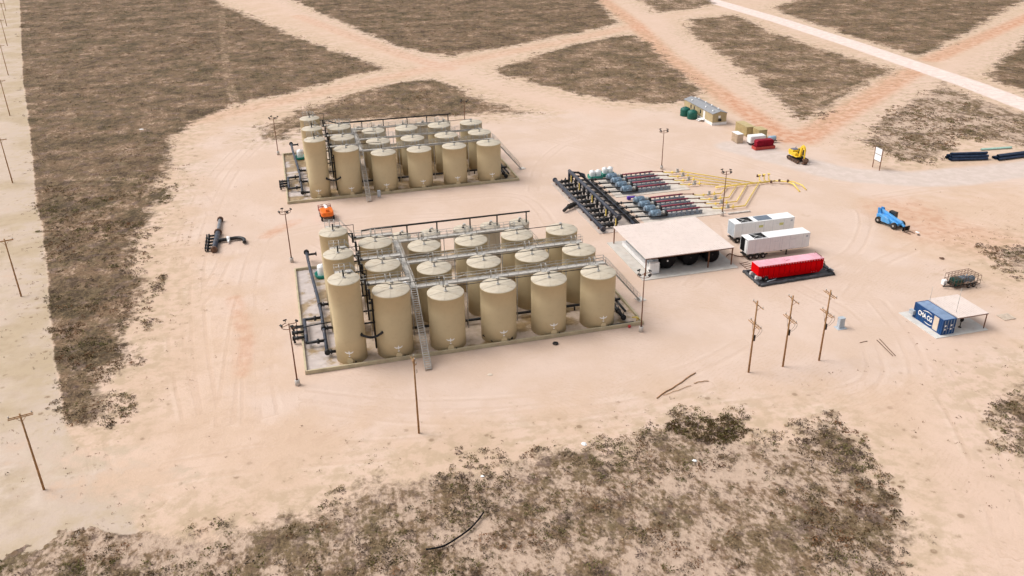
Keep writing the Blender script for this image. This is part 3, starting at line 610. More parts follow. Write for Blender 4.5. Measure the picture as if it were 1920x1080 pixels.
def floor_mat(name, brown):
    g = NG(name); tc = g.n('ShaderNodeTexCoord').outputs['Object']; sx = g.n('ShaderNodeSeparateXYZ', {0: tc}).outputs
    n = g.noise(tc, .16, 5, .6); n2 = g.noise(tc, .9, 5, .6)
    c = g.mix(g.rng(n2, .35, .65), (.46, .39, .36), (.52, .45, .42))
    c = g.mix(g.rng(g.math('ADD', sx[0], g.math('MULTIPLY', g.math('SUBTRACT', n, .5), 26)), 1, 5), c, g.mix(g.rng(n2, .35, .65), (.48, .37, .27), (.58, .46, .37)))
    c = g.mix(g.rng(n, .56-brown, .66-brown, 0, .85), c, g.mix(g.rng(n2, .4, .6), (.20, .12, .035), (.30, .19, .07)))
    c = g.mix(g.rng(n2, .58, .75, 0, .6), c, (.60, .48, .37))
    g.put(g.b.inputs['Base Color'], c); g.put(g.b.inputs['Roughness'], g.rng(n, .4, .6, .8, .45)); g.bump(n2, .3, .1); return g.m
floorA = floor_mat('containment_floor_sandy', .06); floorB = floor_mat('containment_floor_oily', .15)
battery('near', 11.69, 113.17)
battery('far', 12.06, 186.4)

def tote_tub(x, y, w_, lab_tub, lab_tote, n=1, h=1.6, gr=None):
    m = MB(); pr = [(1.0, 0), (1.12, .7), (1.05, .7), (.95, .15), (0.02, .15)]
    if n == 1:
        m.lathe([(w_*a, b) for a, b in pr], (x, y, .12), 20)
    else:
        m.bb(x-w_, x+w_, y-1.1, y+1.1, 0, .1)
        for sg in (-1, 1): m.bb(x+sg*w_-.05, x+sg*w_+.05, y-1.1, y+1.1, .1, .85); m.bb(x-w_+.05, x+w_-.05, y+sg*1.1-.05, y+sg*1.1+.05, .1, .85)
        for k in range(int(w_*2/.4)): m.bb(x-w_+.2+k*.4, x-w_+.3+k*.4, y-1.2, y-1.152, .05, .85)
    tag(m.build('containment_tub', M_green), lab_tub, 'tub', gr and 'green containment tubs')
    for k in range(n):
        xx = x+(0 if n == 1 else (k-.5)*w_*.98); rr = .8 if n == 1 else w_*.46
        o = MB().lathe([(rr, .28), (rr*1.03, .5), (rr, .75), (rr*1.03, 1.0), (rr, 1.3), (rr*1.02, h+.15), (rr*.9, h+.42), (rr*.3, h+.52), (rr*.28, h+.62)], (xx, y, 0), 20).build('chemical_tank', M_whitep)
        tag(o, lab_tote if n == 1 else '%s %s' % (('left-hand', 'right-hand')[k], lab_tote), 'tank', 'white chemical tanks')
tote_tub(2.8, 143.2, 1.25, 'round green tub at the back left of the near battery', 'white chemical tank in the round green tub, near battery', 1, 1.9)
tote_tub(2.4, 216.0, 1.35, 'round green tub at the back left of the far battery', 'white chemical tank in the round green tub, far battery', 1, 1.9)
tote_tub(68.4, 179.4, 1.5, 'green rectangular tub left of its twin behind the pumps', 'white chemical tank in the left green tub behind the pumps', 2, 1.5, True)
tote_tub(71.9, 180.6, 1.4, 'green rectangular tub right of its twin behind the pumps', 'white chemical tank in the right green tub behind the pumps', 2, 1.5, True)
# ------------------------------------------------------------------ lamp posts
def lamp_post(x, y, h, label, n=4):
    t = thing('flood_lamp_post', label, 'lamp post', (x, y, 0), 0, 'floodlight masts around the site')
    MB().lathe([(.36, 0), (.36, .85), (.30, .92)], seg=16).build('concrete_base', M_conc, t)
    MB().cyl((0, 0, .92), (0, 0, h), .11, 8, .075).cyl((0, 0, .92), (0, 0, .97), .2, 8).build('pole', M_rust, t)
    m = MB(); R_ = 1.05; aa = [R(20), R(115), R(205), R(290)][:n]
    m.tube([(R_*cos(R(a)), R_*sin(R(a)), h-.15-.25*abs(sin(R(a)/2))) for a in range(110, 395, 15)], .05, 6); m.tube([(0, 0, h-.1), (R_*cos(R(200)), R_*sin(R(200)), h-.3)], .05, 6); m.tube([(0, 0, h-.1), (R_*cos(R(20)), R_*sin(R(20)), h-.2)], .05, 6)
    m.build('ring_bracket', M_rust, t)
    for a in aa:
        k = MB(); cx, cy = R_*cos(a), R_*sin(a); k.box(cx*1.1, cy*1.1, h+.08, .3, .46, .2, rz=a, ry=.5); k.box(cx, cy, h-.05, .1, .1, .3, rz=a); k.build('floodlight', M_dark, t)
lamp_post(-3.2, 107.6, 10.0, 'brown floodlight mast at the front left corner of the near battery')
lamp_post(-2.3, 151.5, 10.3, 'brown floodlight mast left of the gap between the two batteries')
lamp_post(49.7, 108.1, 10.2, 'brown floodlight mast at the front right corner of the near battery')
lamp_post(86.0, 181.0, 9.6, 'brown floodlight mast behind the pump rows near the yellow pipes')
lamp_post(85.3, 149.0, 9.8, 'brown floodlight mast between the pump pad and the white trailers')
lamp_post(-3.0, 221.6, 9.8, 'brown floodlight mast at the back left of the far battery')
lamp_post(46.8, 222.8, 9.8, 'brown floodlight mast behind the right end of the far battery')
# ------------------------------------------------------------------ utility poles
def upole(x, y, h, label, arms, group, rz=0, lean=0):
    t = thing('utility_pole', label, 'utility pole', (x, y, 0), rz, group); t.rotation_euler = (0, lean, rz)
    MB().cyl((0, 0, -.1), (0, 0, h), .145, 10, .10).build('pole', M_wood, t)
    for za, ln, dbl in arms:
        m = MB()
        for o in ((-.17, .17) if dbl else (.17,)): m.box(o, 0, za, .07, ln, .10)
        m.tube([(.17, .7, za), (.12, 0, za-.8)], .03, 5); m.tube([(.17, -.7, za), (.12, 0, za-.8)], .03, 5)
        a = m.build('crossarm', M_wood, t)
        k = MB()
        for yy in (-ln/2+.12, 0 if dbl else ln/4, ln/2-.12): k.lathe([(.04, 0), (.09, .08), (.05, .14), (.09, .2), (.03, .26)], (.17, yy, za+.07), 8)
        k.build('insulator', M_galv, a)
    return t
for k, x in enumerate((59.8, 65.35, 71.35)):
    t = upole(x, 92.5, 11.6, 'wooden pole with two crossarms and drooping leads, %s of the row of three' % ('leftmost', 'middle', 'rightmost')[k], [(10.9, 2.7, k == 2), (7.9, 2.9, True)], 'three wooden poles in a row')
    m = MB(); r_ = random.Random(k)
    for j, s_y in enumerate((1.3, .5, -.4, -1.2)):
        P_ = [(.17, s_y, 8.1)]; 
        for i in range(1, 8): f_ = i/8; P_.append((.2+.25*sin(PI*f_), s_y*(1-f_*.75)+.5*sin(PI*f_)*(1 if s_y > 0 else -1), 8.1-2.3*f_+.35*sin(PI*f_)))
        P_.append((.15, .1*s_y, 5.6)); m.tube(P_, .02, 5)
    m.build('hanging_leads', M_dark, t); MB().cyl((.25, 0, 5.2), (.25, 0, 6.1), .13, 8).box(.2, .35, 6.6, .16, .16, .6).build('cable_terminal', M_dark, t)
t = upole(11.5, 91.3, 11.3, 'lone wooden pole standing in front of the near tank battery', [(11.0, 2.0, True)], None)
MB().tube([(.2, -.9, 10.2), (.25, -.6, 9.6), (.2, -.1, 9.2)], .03, 5).build('hanging_leads', M_dark, t)
lp = [(-33.5, 92.7), (-48.35, 150.5), (-64.7, 218.0), (-80.9, 287.7), (-95.9, 352.2), (-111.1, 418.1), (-124.6, 476.6), (-138.3, 534.6)]
od = ['nearest', 'second nearest', 'third nearest', 'fourth nearest', 'fifth nearest', 'sixth nearest', 'seventh nearest', 'farthest visible']
for k, (x, y) in enumerate(lp): upole(x, y, 10.9, 'wooden power pole on the left edge, %s of its line' % od[k], [(10.5, 2.6, True)], 'power poles along the left edge', rz=R(90+14))
# ------------------------------------------------------------------ pump station
o = MB().bb(57.4, 67.0, 147.2, 179.2, 0, .1).build('manifold_slab', mat('dusty_slab', (.50, .42, .37), .85, 0, .1, .5, DUST, .5)); tag(o, kind='structure')
for (a, b, c_, d2) in ((68.3, 86.2, 165.7, 178.4), (68.3, 86.8, 149.9, 162.2)):
    o = MB().bb(a, b, c_, d2, 0, .11).build('pump_slab', MATS.get('pump_slab') or mat('pale_concrete', (.58, .52, .46), .8, 0, .06, .6, DUST, .4)); tag(o, kind='structure')
def make_pump():
    t = thing('pump_unit', '', 'pump')
    m = MB(); m.lathe([(.3, 0), (.70, .1), (.76, .25), (.76, 2.0), (.70, 2.15), (.45, 2.2)], (0, 0, 1.15), 16, 'X')
    for k in range(16): a = 2*PI*k/16; m.box(1.1, .77*cos(a), 1.15+.77*sin(a), 1.5, .03, .10, rx=a)
    m.box(1.1, -.88, 1.35, .6, .35, .5); m.bb(.2, 2.0, -.55, .55, .42, .58); mo = m.build('motor', M_motor, t)
    m = MB(); m.cyl((-.22, 0, 1.15), (0, 0, 1.15), .5, 12); m.build('fan_cowl', M_skid, mo)
    m = MB(); m.cyl((2.2, 0, 1.15), (2.75, 0, 1.15), .3, 12, .36); m.cyl((2.75, 0, 1.15), (3.15, 0, 1.15), .42, 12); m.box(2.9, 0, .78, .9, .5, .5); m.build('thrust_chamber', M_galv, t)
    m = MB(); m.cyl((3.15, 0, 1.15), (3.75, 0, 1.15), .25, 12); m.tube([(3.45, 0, 1.15), (3.45, -.55, 1.15), (3.45, -.55, .45)], .18, 8); m.cyl((3.45, -.3, 1.15), (3.45, -.38, 1.15), .3, 10); m.build('suction_intake', M_blk, t)
    m = MB(); m.cyl((3.75, .1, 1.28), (11.3, .1, 1.28), .19, 10)
    for k in range(7): m.cyl((4.4+k*1.05, .1, 1.28), (4.52+k*1.05, .1, 1.28), .21, 10)
    pb = m.build('pump_barrel', M_maroon, t)
    m = MB(); m.tube([(11.3, .1, 1.28), (13.9, .1, 1.0)], .10, 8); m.cyl((13.8, .1, 1.0), (14.05, .1, 1.0), .22, 10); m.build('discharge_pipe', M_rust, pb)
    m = MB()
    for s_ in (-.42, .42): m.bb(-.1, 11.6, s_-.07, s_+.07, .12, .52)
    for k in range(8): m.bb(.3+k*1.55, .42+k*1.55, -.35, .35, .2, .48)
    m.bb(3.8, 11.55, -.58, -.5, .12, 1.0); m.bb(3.8, 11.55, -.498, -.2, .80, .90)
    for k in range(6): m.box(4.8+k*1.15, .02, .83, .16, .5, .6)
    sk_ = m.build('skid_frame', M_skid, t)
    m = MB()
    for k in range(7): m.cyl((4.6+k*1.05, -.583, .58), (4.6+k*1.05, -.60, .58), .11, 8)
    m.build('lifting_eyes', M_dark, sk_)
    return t
py = [176.5, 173.5, 170.5, 167.5, 160.3, 157.45, 154.65, 151.8]
pn = ['back', 'second', 'third', 'front']
pp = make_pump()
for k, y in enumerate(py):
    lab = 'blue-grey motor and maroon pump skid, %s unit of the %s pump group' % (pn[k % 4], 'far' if k < 4 else 'near')
    if k == 0: pp.location = (70.3, y, 0); pp['label'] = lab; pp['group'] = 'horizontal pump units'
    else: dup(pp, (70.3, y, 0), 0, lab, 'horizontal pump units')
# three headers
t = thing('suction_header', 'low black header pipe on the outer left of the pump station', 'pipework')
m = MB(); m.tube([(58.3, 147.8, .85), (58.3, 178.6, .85)], .42, 12); m.cyl((58.3, 178.6, .85), (58.3, 179, .85), .55, 12); m.cyl((58.3, 147.4, .85), (58.3, 147.8, .85), .55, 12); m.build('header', M_bluep, t)
ny_ = [149.6+2.78*k for k in range(11)]
for y in ny_: m = MB(); m.cyl((58.6, y, .85), (61.3, y, .75), .20, 10, .44); m.cyl((59.4, y, .82), (59.6, y, .82), .5, 12); m.cyl((60.2, y, .8), (60.5, y, .8), .55, 12); m.box(60.35, y, 1.3, .14, .3, .7); m.build('branch', M_blk, t)
for k in range(7): MB().box(58.3, 149.8+4.6*k, .22, .5, .3, .44).build('stand', M_rust, t)
t = thing('elevated_header', 'tall black elevated header with vertical drops in the pump station', 'pipework')
m = MB(); m.tube([(61.9, 148.6, 2.6), (61.9, 179.2, 2.6)], .38, 12); m.cyl((61.9, 148.2, 2.6), (61.9, 148.6, 2.6), .56, 12)
m.tube([(61.9, 179.2, 2.6), (61.9, 179.2, .3)], .3, 10); m.build('header', M_bluep, t)
for y in ny_: m = MB(); m.tube([(61.9, y, 2.6), (61.9, y, .3)], .27, 8); m.cyl((61.9, y, 1.5), (61.9, y, 1.75), .46, 12); m.cyl((61.9, y, .95), (61.9, y, 1.15), .46, 12); m.tube([(61.9, y+.1, 2.75), (63.6, y+.2, 2.55), (64.9, y+.2, 1.1)], .22, 8); m.build('drop_pipe', M_blk, t)
for k, y in enumerate(ny_):
    if k in (0, 2, 5, 8, 10): MB().box(61.55, y-.55, 1.45, .06, .35, 1.5).build('yellow_valve_handle', M_yel, t)
t = thing('discharge_header', 'low dark header pipe beside the pump motors', 'pipework')
m = MB(); m.tube([(65.2, 147.9, .9), (65.2, 177.4, .9)], .38, 12); m.tube([(65.2, 177.4, .9), (65.2, 178.3, 1.6), (63.8, 178.3, 2.2), (62.2, 178.0, 2.6)], .24, 10); m.build('header', M_bluep, t)
for y in py: m = MB(); m.tube([(65.3, y, .9), (69.9, y-.1, .75), (70.2, y-.55, .7), (73.7, y-.62, .6)], .17, 8); m.cyl((66.3, y, .88), (66.5, y, .88), .34, 10); m.cyl((67.2, y, .86), (67.4, y, .86), .34, 10); m.build('branch', M_blk, t)
MB().tube([(66.6, 148.3, .45), (66.6, 176.6, .45)], .3, 10).build('lower_header', M_dark, t)
m = MB(); m.tube([(58.0, 163, .8), (55.5, 161.4, .8), (54.3, 160.4, .5)], .34, 10)
for f_ in (.25, .5, .75): x_, y_ = 58-2.6*f_, 163-1.65*f_; m.cyl((x_, y_, .8), (x_-.15, y_-.1, .8), .58, 12)
tag(m.build('outlet_stub', M_dark), 'flanged black elbow leaving the left of the pump station', 'pipe')
o = MB().box(70.4, 163.6, .5, .8, .6, .7).cyl((70.9, 163.6, .6), (71.9, 163.6, .6), .22, 10).build('charge_pump', M_purple, None, .04); tag(o, 'small purple charge pump between the two pump groups', 'pump')
o = MB().bb(86.9, 92.0, 149.2, 149.7, .02, .3).build('concrete_kerb', M_conc); tag(o, 'short pale kerb strip by the lamp mast at the pump pad', 'kerb')
# yellow pipework
t = thing('yellow_manifold', 'yellow discharge pipe manifold fanning out from the pumps', 'pipework')
m = MB(); vv = MB(); jx = [101.5, 98.5, 96.0, 93.0]
for k, y in enumerate(py[:4]):
    m.tube([(84.4, y, .8), (86.4, y, .55), (89.3, y, .5), (jx[k], 164.4+.3*k, .45)], .13, 8)
jl = [(91.0, 94.2), (91.3, 96.6), (91.7, 99.2), (92.1, 102.2)]
for k, y in enumerate(py[4:]): m.tube([(84.4, y, .8), (86.2, y, .55), (jl[k][0], y, .5), (jl[k][1], 163.8, .45)], .13, 8)
m.tube([(91.6, 164.1, .5), (98, 164.1, .5), (106.5, 163.9, .55)], .18, 10)
m.build('branch_pipe', M_yel, t)
for y in py:
    vv.cyl((86.6, y, .55), (86.8, y, .55), .3, 10); vv.cyl((89.2, y, .5), (89.4, y, .5), .34, 10); vv.cyl((89.3, y, .5), (89.3, y, 1.1), .1, 8)
vv.build('yellow_flange', M_yel, t)
g_ = MB()
for y in py: g_.cyl((87.5, y, .55), (88.4, y, .55), .24, 10); g_.box(88.0, y, 1.05, .5, .3, .55)
g_.build('grey_valve', M_galv, t)
m = MB()
for k in range(3): xx = 103.2+k*1.2; m.tube([(xx, 164, .5), (xx, 165.2, .6), (xx, 165.4, 1.7)], .12, 8); m.cyl((xx, 165.4, 1.7), (xx, 165.4, 1.9), .32, 10)
m.tube([(106.5, 163.9, .55), (108.6, 162.6, .6), (109.2, 160.6, .6), (108.6, 157, .1)], .16, 8); m.tube([(107.8, 163.2, .55), (110.0, 162.0, .6), (110.8, 159.6, .5), (110.6, 157.5, .1)], .14, 8)
m.build('riser_pipe', M_yel, t)
m = MB()
for (x_, y_, z_) in ((103.0, 165.8, 1.5), (104.4, 165.7, 1.5), (104.9, 163.0, .8), (107.0, 163.0, .9), (108.7, 162.2, .9)): m.cyl((x_, y_, z_-.25), (x_, y_, z_+.25), .26, 10)
m.build('dark_valve', M_rust2, t)
# ------------------------------------------------------------------ switchgear canopy
cx0, cx1, cy0, cy1 = 58.1, 75.5, 126.3, 142.0
o = MB().bb(57.2, 75.9, 124.9, 142.6, 0, .12).build('canopy_slab', mat('slab_grey', (.52, .49, .45), .8, 0, .08, .5, DUST, .3)); tag(o, kind='structure')
t = thing('canopy', 'flat pale pink roofed canopy over black tanks beside the near battery', 'canopy')
m = MB(); m.bb(cx0, cx1, cy0, cy1, 3.50, 3.60)
for k in range(38): m.bb(cx0+.2+k*.455, cx0+.27+k*.455, cy0+.01, cy1-.01, 3.602, 3.635)
for k in range(3): m.bb(cx0+.01, cx1-.01, cy0+3.9*(k+1), cy0+3.9*(k+1)+.05, 3.601, 3.612)
m.build('roof', M_canopy, t)
m = MB()
for y in (cy0+.2, (cy0+cy1)/2, cy1-.2): m.bb(cx0+.1, cx1-.1, y-.08, y+.08, 3.3, 3.497)
m.build('purlins', M_rust, t)
for x in (cx0+.25, cx1-.25, 70.6):
    for y in (cy0+.2, cy1-.2): MB().bb(x-.09, x+.09, y-.09, y+.09, .12, 3.3).build('post', M_rust, t)
t = thing('equipment_rack', 'long white cabinet with slatted front under the left side of the canopy', 'cabinet')
MB().bb(59.4, 60.2, 127.4, 140.3, .25, 1.05).build('body', M_white, t, .03)
m = MB(); m.bb(60.205, 61.2, 127.6, 140.2, .9, 2.5)
for k in range(26): m.bb(60.12, 60.2, 127.9+k*.48, 128.1+k*.48, 1.1, 2.4)
m.build('slatted_panel', M_grey, t); MB().bb(59.3, 61.1, 126.7, 127.35, .2, 2.3).build('end_cabinet', M_white, t, .03)
for k, (x, y) in enumerate(((63.3, 129.3), (67.9, 129.4), (72.3, 129.5))):
    t = thing('horizontal_tank', 'large black ribbed tank under the canopy, %s of three' % ('leftmost', 'middle', 'rightmost')[k], 'tank', (x, y, 0), 0, 'black tanks under the canopy')
    r_ = [1.62, 1.68, 1.45][k]
    m = MB(); m.lathe([(.4, -1.6), (r_*.85, -1.45), (r_, -1.1), (r_*.97, -.6), (r_, -.2), (r_, 9.0), (r_*.85, 9.4), (.4, 9.5)], (0, 0, r_+.15), 24, 'Y'); m.build('body', M_blk2, t)
    MB().bb(-.9, .9, -.6, -.3, .12, .7).bb(-.9, .9, 5, 5.3, .12, .7).build('cradle', M_dark, t)
    MB().cyl((-.2, -1.45, 1.9), (-.2, -1.62, 1.9), .16, 12).build('end_port', M_white if k == 0 else M_dark, t)
# ------------------------------------------------------------------ trailers
def wheel(t, x, y, r=.5, w_=.3, mrim=None):
    o = MB().lathe([(r*.55, -w_/2), (r*.95, -w_/2), (r, -w_*.35), (r, w_*.35), (r*.95, w_/2), (r*.55, w_/2)], (x, y, r), 18, 'Y').build('wheel', M_tyre, t)
    MB().lathe([(r*.2, -w_/2-.02), (r*.5, -w_/2+.02), (r*.54, w_/2-.02), (r*.2, w_/2+.02)], (x, y, r), 14, 'Y').build('rim', mrim or M_rim, o)
    return o
def gen_trailer(x, y, label, vents):
    L_, Wd, z0, z1 = 12.9, 2.75, 1.25, 4.1
    t = thing('generator_trailer', label, 'trailer', (x, y, 0), 0, 'white box trailers beside the canopy')
    m = MB(); m.bb(.12, L_, 0, Wd, z0, z1)
    m.bb(0, .12, 0, .2, z0, z1).bb(0, .12, Wd-.2, Wd, z0, z1).bb(0, .12, .2, Wd-.2, z1-.15, z1).bb(0, .12, .2, Wd-.2, z0, z0+.15)
    body = m.build('body', M_white, t, .04)
    MB().bb(-.02, .118, .2, Wd-.2, z0+.15, z1-.15).build('radiator_grille', M_grey if vents else M_blk2, body)
    if not vents: MB().bb(-.05, -.022, .2, .2+.75, z0+.2, z1-.2).build('rear_door_panel', M_white, body)
    m = MB(); m.bb(1.30, 4.0, .25, Wd-.25, z1+.002, z1+.02); fo = m.build('fan_opening', M_blk2, body)
    m = MB()
    for yy in (.19, Wd-.25): m.bb(1.24, 4.06, yy, yy+.06, z1+.004, z1+.10)
    for xx in (1.24, 4.0): m.bb(xx, xx+.06, .25, Wd-.25, z1+.004, z1+.10)
    m.tube([(1.4, .6, z1+.08), (2.6, 1.35, z1+.08)], .045, 5); m.tube([(1.7, Wd-.4, z1+.08), (3.2, .5, z1+.08)], .04, 5)
    m.build('fan_frame', M_white, fo)
    for xc in (2.0, 3.3):
        m = MB(); m.cyl((xc, Wd/2, z1+.025), (xc, Wd/2, z1+.09), .14, 10)
        for k in range(5): m.box(xc+.32*cos(k*1.2566), Wd/2+.32*sin(k*1.2566), z1+.05, .5, .16, .015, rz=k*1.2566)
        m.build('fan', M_dark, fo)
    m = MB()
    if vents:
        m.bb(5.0, 8.1, .3, Wd-.3, z1+.003, z1+.05); m.build('grey_roof_panel', mat('slate_grey', (.13, .16, .20), .6), body)
        for xx in (5.2, 9.6): MB().bb(xx, xx+.9, -.012, -.001, 2.75, 3.25).build('yellow_label', mat('pale_yellow', (.62, .60, .22), .5), body)
    seams = MB()
    for xx in ((1.6, 4.6, 6.6, 7.1, 8.7, 11.4) if not vents else (1.6, 4.4, 6.3, 8.2, 10.6)): seams.bb(xx, xx+.03, -.008, -.001, z0+.1, z1-.1)
    for xx in (5.4, 8.9): seams.bb(xx, xx+.95, -.012, -.001, z1-.9, z1-.86); seams.bb(xx, xx+.95, -.012, -.001, z0+.3, z0+.33)
    seams.build('door_seams', M_grey, body)
    MB().bb(12.0, 12.45, -.015, -.001, 3.3, 3.65).build('vent', M_grey, body)
    m = MB(); m.bb(.3, 12.3, .75, .95, .85, z0-.002).bb(.3, 12.3, Wd-.95, Wd-.75, .85, z0-.002)
    for k in range(9): m.bb(.5+k*1.4, .62+k*1.4, .95, Wd-.95, .9, 1.15)
    m.bb(.15, .3, .1, Wd-.1, .55, .75); m.bb(.3, 4.6, .35, .5, .55, .80); m.build('chassis', M_dark, t)
    for xx in (.95, 2.25, 3.55):
        wheel(t, xx, .28, .52, .34); wheel(t, xx, Wd-.28, .52, .34)
    for yy in (.5, Wd-.5): MB().bb(8.5, 8.68, yy-.09, yy+.09, .05, .95).box(8.6, yy, .04, .4, .35, .06).build('landing_leg', M_dark, t)
gen_trailer(80.35, 135.1, 'white box trailer with grey roof panel, behind the plain white trailer', True)
gen_trailer(78.8, 127.35, 'plain white box trailer beside the canopy, behind the red tank', False)
# loose racks and hoses next to the canopy
o = MB()
for k in range(4): o.tube([(77.1, 124.2+k*.75, .06), (78.9, 124.5+k*.75, .06)], .05, 5)
o.tube([(77.1, 124.0, .06), (77.1, 126.8, .06)], .05, 5); tag(o.build('pipe_rack', M_rust), 'low rusty pipe rack on the ground beside the canopy post', 'rack')
pts = smooth_path([(75.9, 129.5), (77.0, 130.2), (77.8, 128.9), (79.0, 128.2)]); tag(MB().tube([(a, b, .35) for a, b in pts], .06, 6).tube([(a+.2, b+.35, .3) for a, b in pts], .06, 6).build('power_cable', M_rust2), 'brown cables running from the canopy to the white trailer', 'cable')
# red frac tank in a liner
t = thing('frac_tank', 'red rectangular frac tank with faded pink roof on a black liner', 'tank', (76.1, 118.6, 0))
m = MB(); m.extr([(.9, .9), (0, 1.25), (0, 2.95), (12.9, 2.95), (12.9, 1.1), (12.2, .35), (1.7, .35), (1.2, .6)], 'Y', 0, 2.5); bd = m.build('body', M_red, t, .03)
m = MB()
for k in range(24): m.bb(.3+k*.53, .47+k*.53, -.06, -.001, 2.74, 2.94)
for k in range(3): m.bb(1.0+.45*k, 1.12+.45*k, -.03, -.001, 1.0, 1.1); m.bb(10.6+.5*k, 10.72+.5*k, -.03, -.001, .55, .65); m.bb(2.6+.5*k, 2.72+.5*k, -.03, -.001, .42, .5)
dk_ = MB().bb(.1, 12.85, -.03, -.001, 2.60, 2.73)
for k in range(12): dk_.bb(.9+k*1.05, .96+k*1.05, -.035, -.001, .9, 2.55)
dk_.build('side_band', mat('dark_red', (.30, .0, .004), .8, spec=.05), bd)
m.build('side_lugs', mat('pink_faded', (.62, .20, .22), .6), bd)
m = MB(); m.bb(.02, 12.88, .02, 2.48, 2.953, 3.0)
for k in range(10): m.bb(1.2*k+.6, 1.2*k+.66, .05, 2.45, 3.002, 3.03)
m.bb(5.8, 6.6, 1.0, 1.6, 3.003, 3.12); m.build('roof', M_redroof, t)
m = MB(); m.cyl((.7, .35, 1.1), (.7, .35, .4), .3, 10); m.bb(-.3, .3, .2, .5, .5, 1.1); m.bb(-.3, .3, 2.0, 2.3, .5, 1.1); m.build('front_valve', M_white, t)
wheel(t, 1.6, .0, .5, .35); wheel(t, 1.6, 2.45, .5, .35)
m = MB(); m.tube([(12.9, .4, 2.6), (13.4, .4, 2.0), (13.5, .4, .4)], .06, 6); m.tube([(12.9, 2.0, 2.6), (13.4, 2.0, 2.0), (13.5, 2.0, .4)], .06, 6); m.bb(13.15, 13.25, .4, 2.0, 2.2, 2.28).bb(13.38, 13.46, .4, 2.0, 1.5, 1.58).bb(13.44, 13.52, .4, 2.0, .8, .88); m.build('rear_ladder', M_rust2, t); MB().tube([(12.85, .5, 1.3), (14.2, -.6, .7), (14.4, -1.6, .2)], .10, 8).build('drain_hose', M_blk, t)
m = MB(); m.tube([(12.4, .3, 2.97), (12.4, .3, 3.35), (12.4, 2.2, 3.35), (12.4, 2.2, 2.97)], .04, 5); m.build('roof_rail', M_rust, t)
t = thing('liner_berm', 'black spill containment liner under the red frac tank', 'berm')
MB().bb(75.9, 90.6, 117.2, 122.7, 0.004, .05).build('liner', M_liner, t)
r_ = random.Random(4); m = MB()
def berm(a, b):
    n = 14; pts = []
    for i in range(n+1): f_ = i/n; pts.append((a[0]+(b[0]-a[0])*f_+r_.uniform(-.07, .07), a[1]+(b[1]-a[1])*f_+r_.uniform(-.07, .07), .22+r_.uniform(-.06, .08)))
    m.tube(pts, .3, 8)
cr = [(75.8, 117.0), (90.6, 117.5), (91.2, 122.6), (75.9, 122.9)]
for i in range(4): berm(cr[i], cr[(i+1) % 4])
m.build('raised_edge', M_liner, t)
o = MB().tube([(90.9, 117.9, .6), (90.4, 118.4, .9), (89.6, 118.6, .7)], .09, 8).tube([(77.2, 117.3, .6), (78.6, 117.7, .55), (79.4, 118.0, .5)], .07, 8).build('suction_hose', M_grey); tag(o, 'pale suction hose draped over the black liner edge', 'hose')
# ------------------------------------------------------------------ blue shipping container with lean-to
o = MB().bb(92.1, 101.7, 93.0, 101.8, 0, .10).build('container_slab', mat('slab_pale', (.58, .56, .53), .8, 0, .06, .6, DUST, .3)); tag(o, kind='structure')
t = thing('shipping_container', 'blue shipping container with white lettering on a concrete slab', 'container', (93.35, 93.6, .1))
L_, Wd, H_ = 6.5, 2.4, 2.6
def corr(m, x, y0, y1, z0, z1, n, d, sg):   # corrugated wall in plane x
    zz = []
    for k in range(n):
        a = y0+(y1-y0)*k/n; w_ = (y1-y0)/n
        zz += [(a, 0), (a+w_*.3, 0), (a+w_*.5, d), (a+w_*.8, d)]
    zz.append((y1, 0)); v = []
    for (yy, dd) in zz: v += [(x+sg*dd, yy, z0), (x+sg*dd, yy, z1)]
    m.add(v, [(2*i, 2*i+2, 2*i+3, 2*i+1) for i in range(len(zz)-1)])
m = MB(); corr(m, .03, .12, L_-.12, .15, H_-.12, 20, .035, 1); corr(m, Wd-.03, .12, L_-.12, .15, H_-.12, 20, .035, -1)
m.bb(.1, Wd-.1, L_-.06, L_-.02, .15, H_-.12); m.build('corrugated_side', M_blue, t)
m = MB()
for xx in (0, Wd-.12):
    for yy in (0, L_-.12): m.bb(xx, xx+.12, yy, yy+.12, 0, H_)
    m.bb(xx, xx+.12, .12, L_-.12, 0, .15); m.bb(xx, xx+.12, .12, L_-.12, H_-.12, H_)
for yy in (0, L_-.12): m.bb(.12, Wd-.12, yy, yy+.12, 0, .15); m.bb(.12, Wd-.12, yy, yy+.12, H_-.12, H_)
m.build('frame', M_blue, t)
m = MB(); m.bb(.122, Wd-.122, .122, L_-.122, H_-.05, H_-.02)
for k in range(16): m.bb(.2, Wd-.2, .3+k*.38, .45+k*.38, H_-.018, H_+.0)
m.build('roof', M_blueroof, t)
for x0_, x1_ in ((.13, 1.19), (1.21, 2.27)):
    dr = MB().bb(x0_, x1_, .03, .09, .155, H_-.125).build('door', M_blue, t)
    m = MB()
    for xx in (x0_+.25, x0_+.8): m.tube([(xx, -.01, .12), (xx, -.01, H_-.1)], .03, 6); m.bb(xx-.02, xx+.28, -.03, .0, 1.0, 1.06)
    m.build('lock_bar', M_grey, dr)
    MB().bb(x0_+.35, x0_+.62, .018, .028, 1.35, 1.65).bb(x0_+.35, x0_+.62, .018, .028, .75, 1.0).build('sticker', M_whitep, dr)
MB().bb(.01, .03, .95, 2.0, .16, H_-.13).build('white_side_door', M_beige, t)
MB().bb(-.45, .02, L_-.5, L_+.45, .55, 1.25).cyl((-.47, L_, .9), (-.5, L_, .9), .28, 12).build('air_conditioner', M_grey, t)
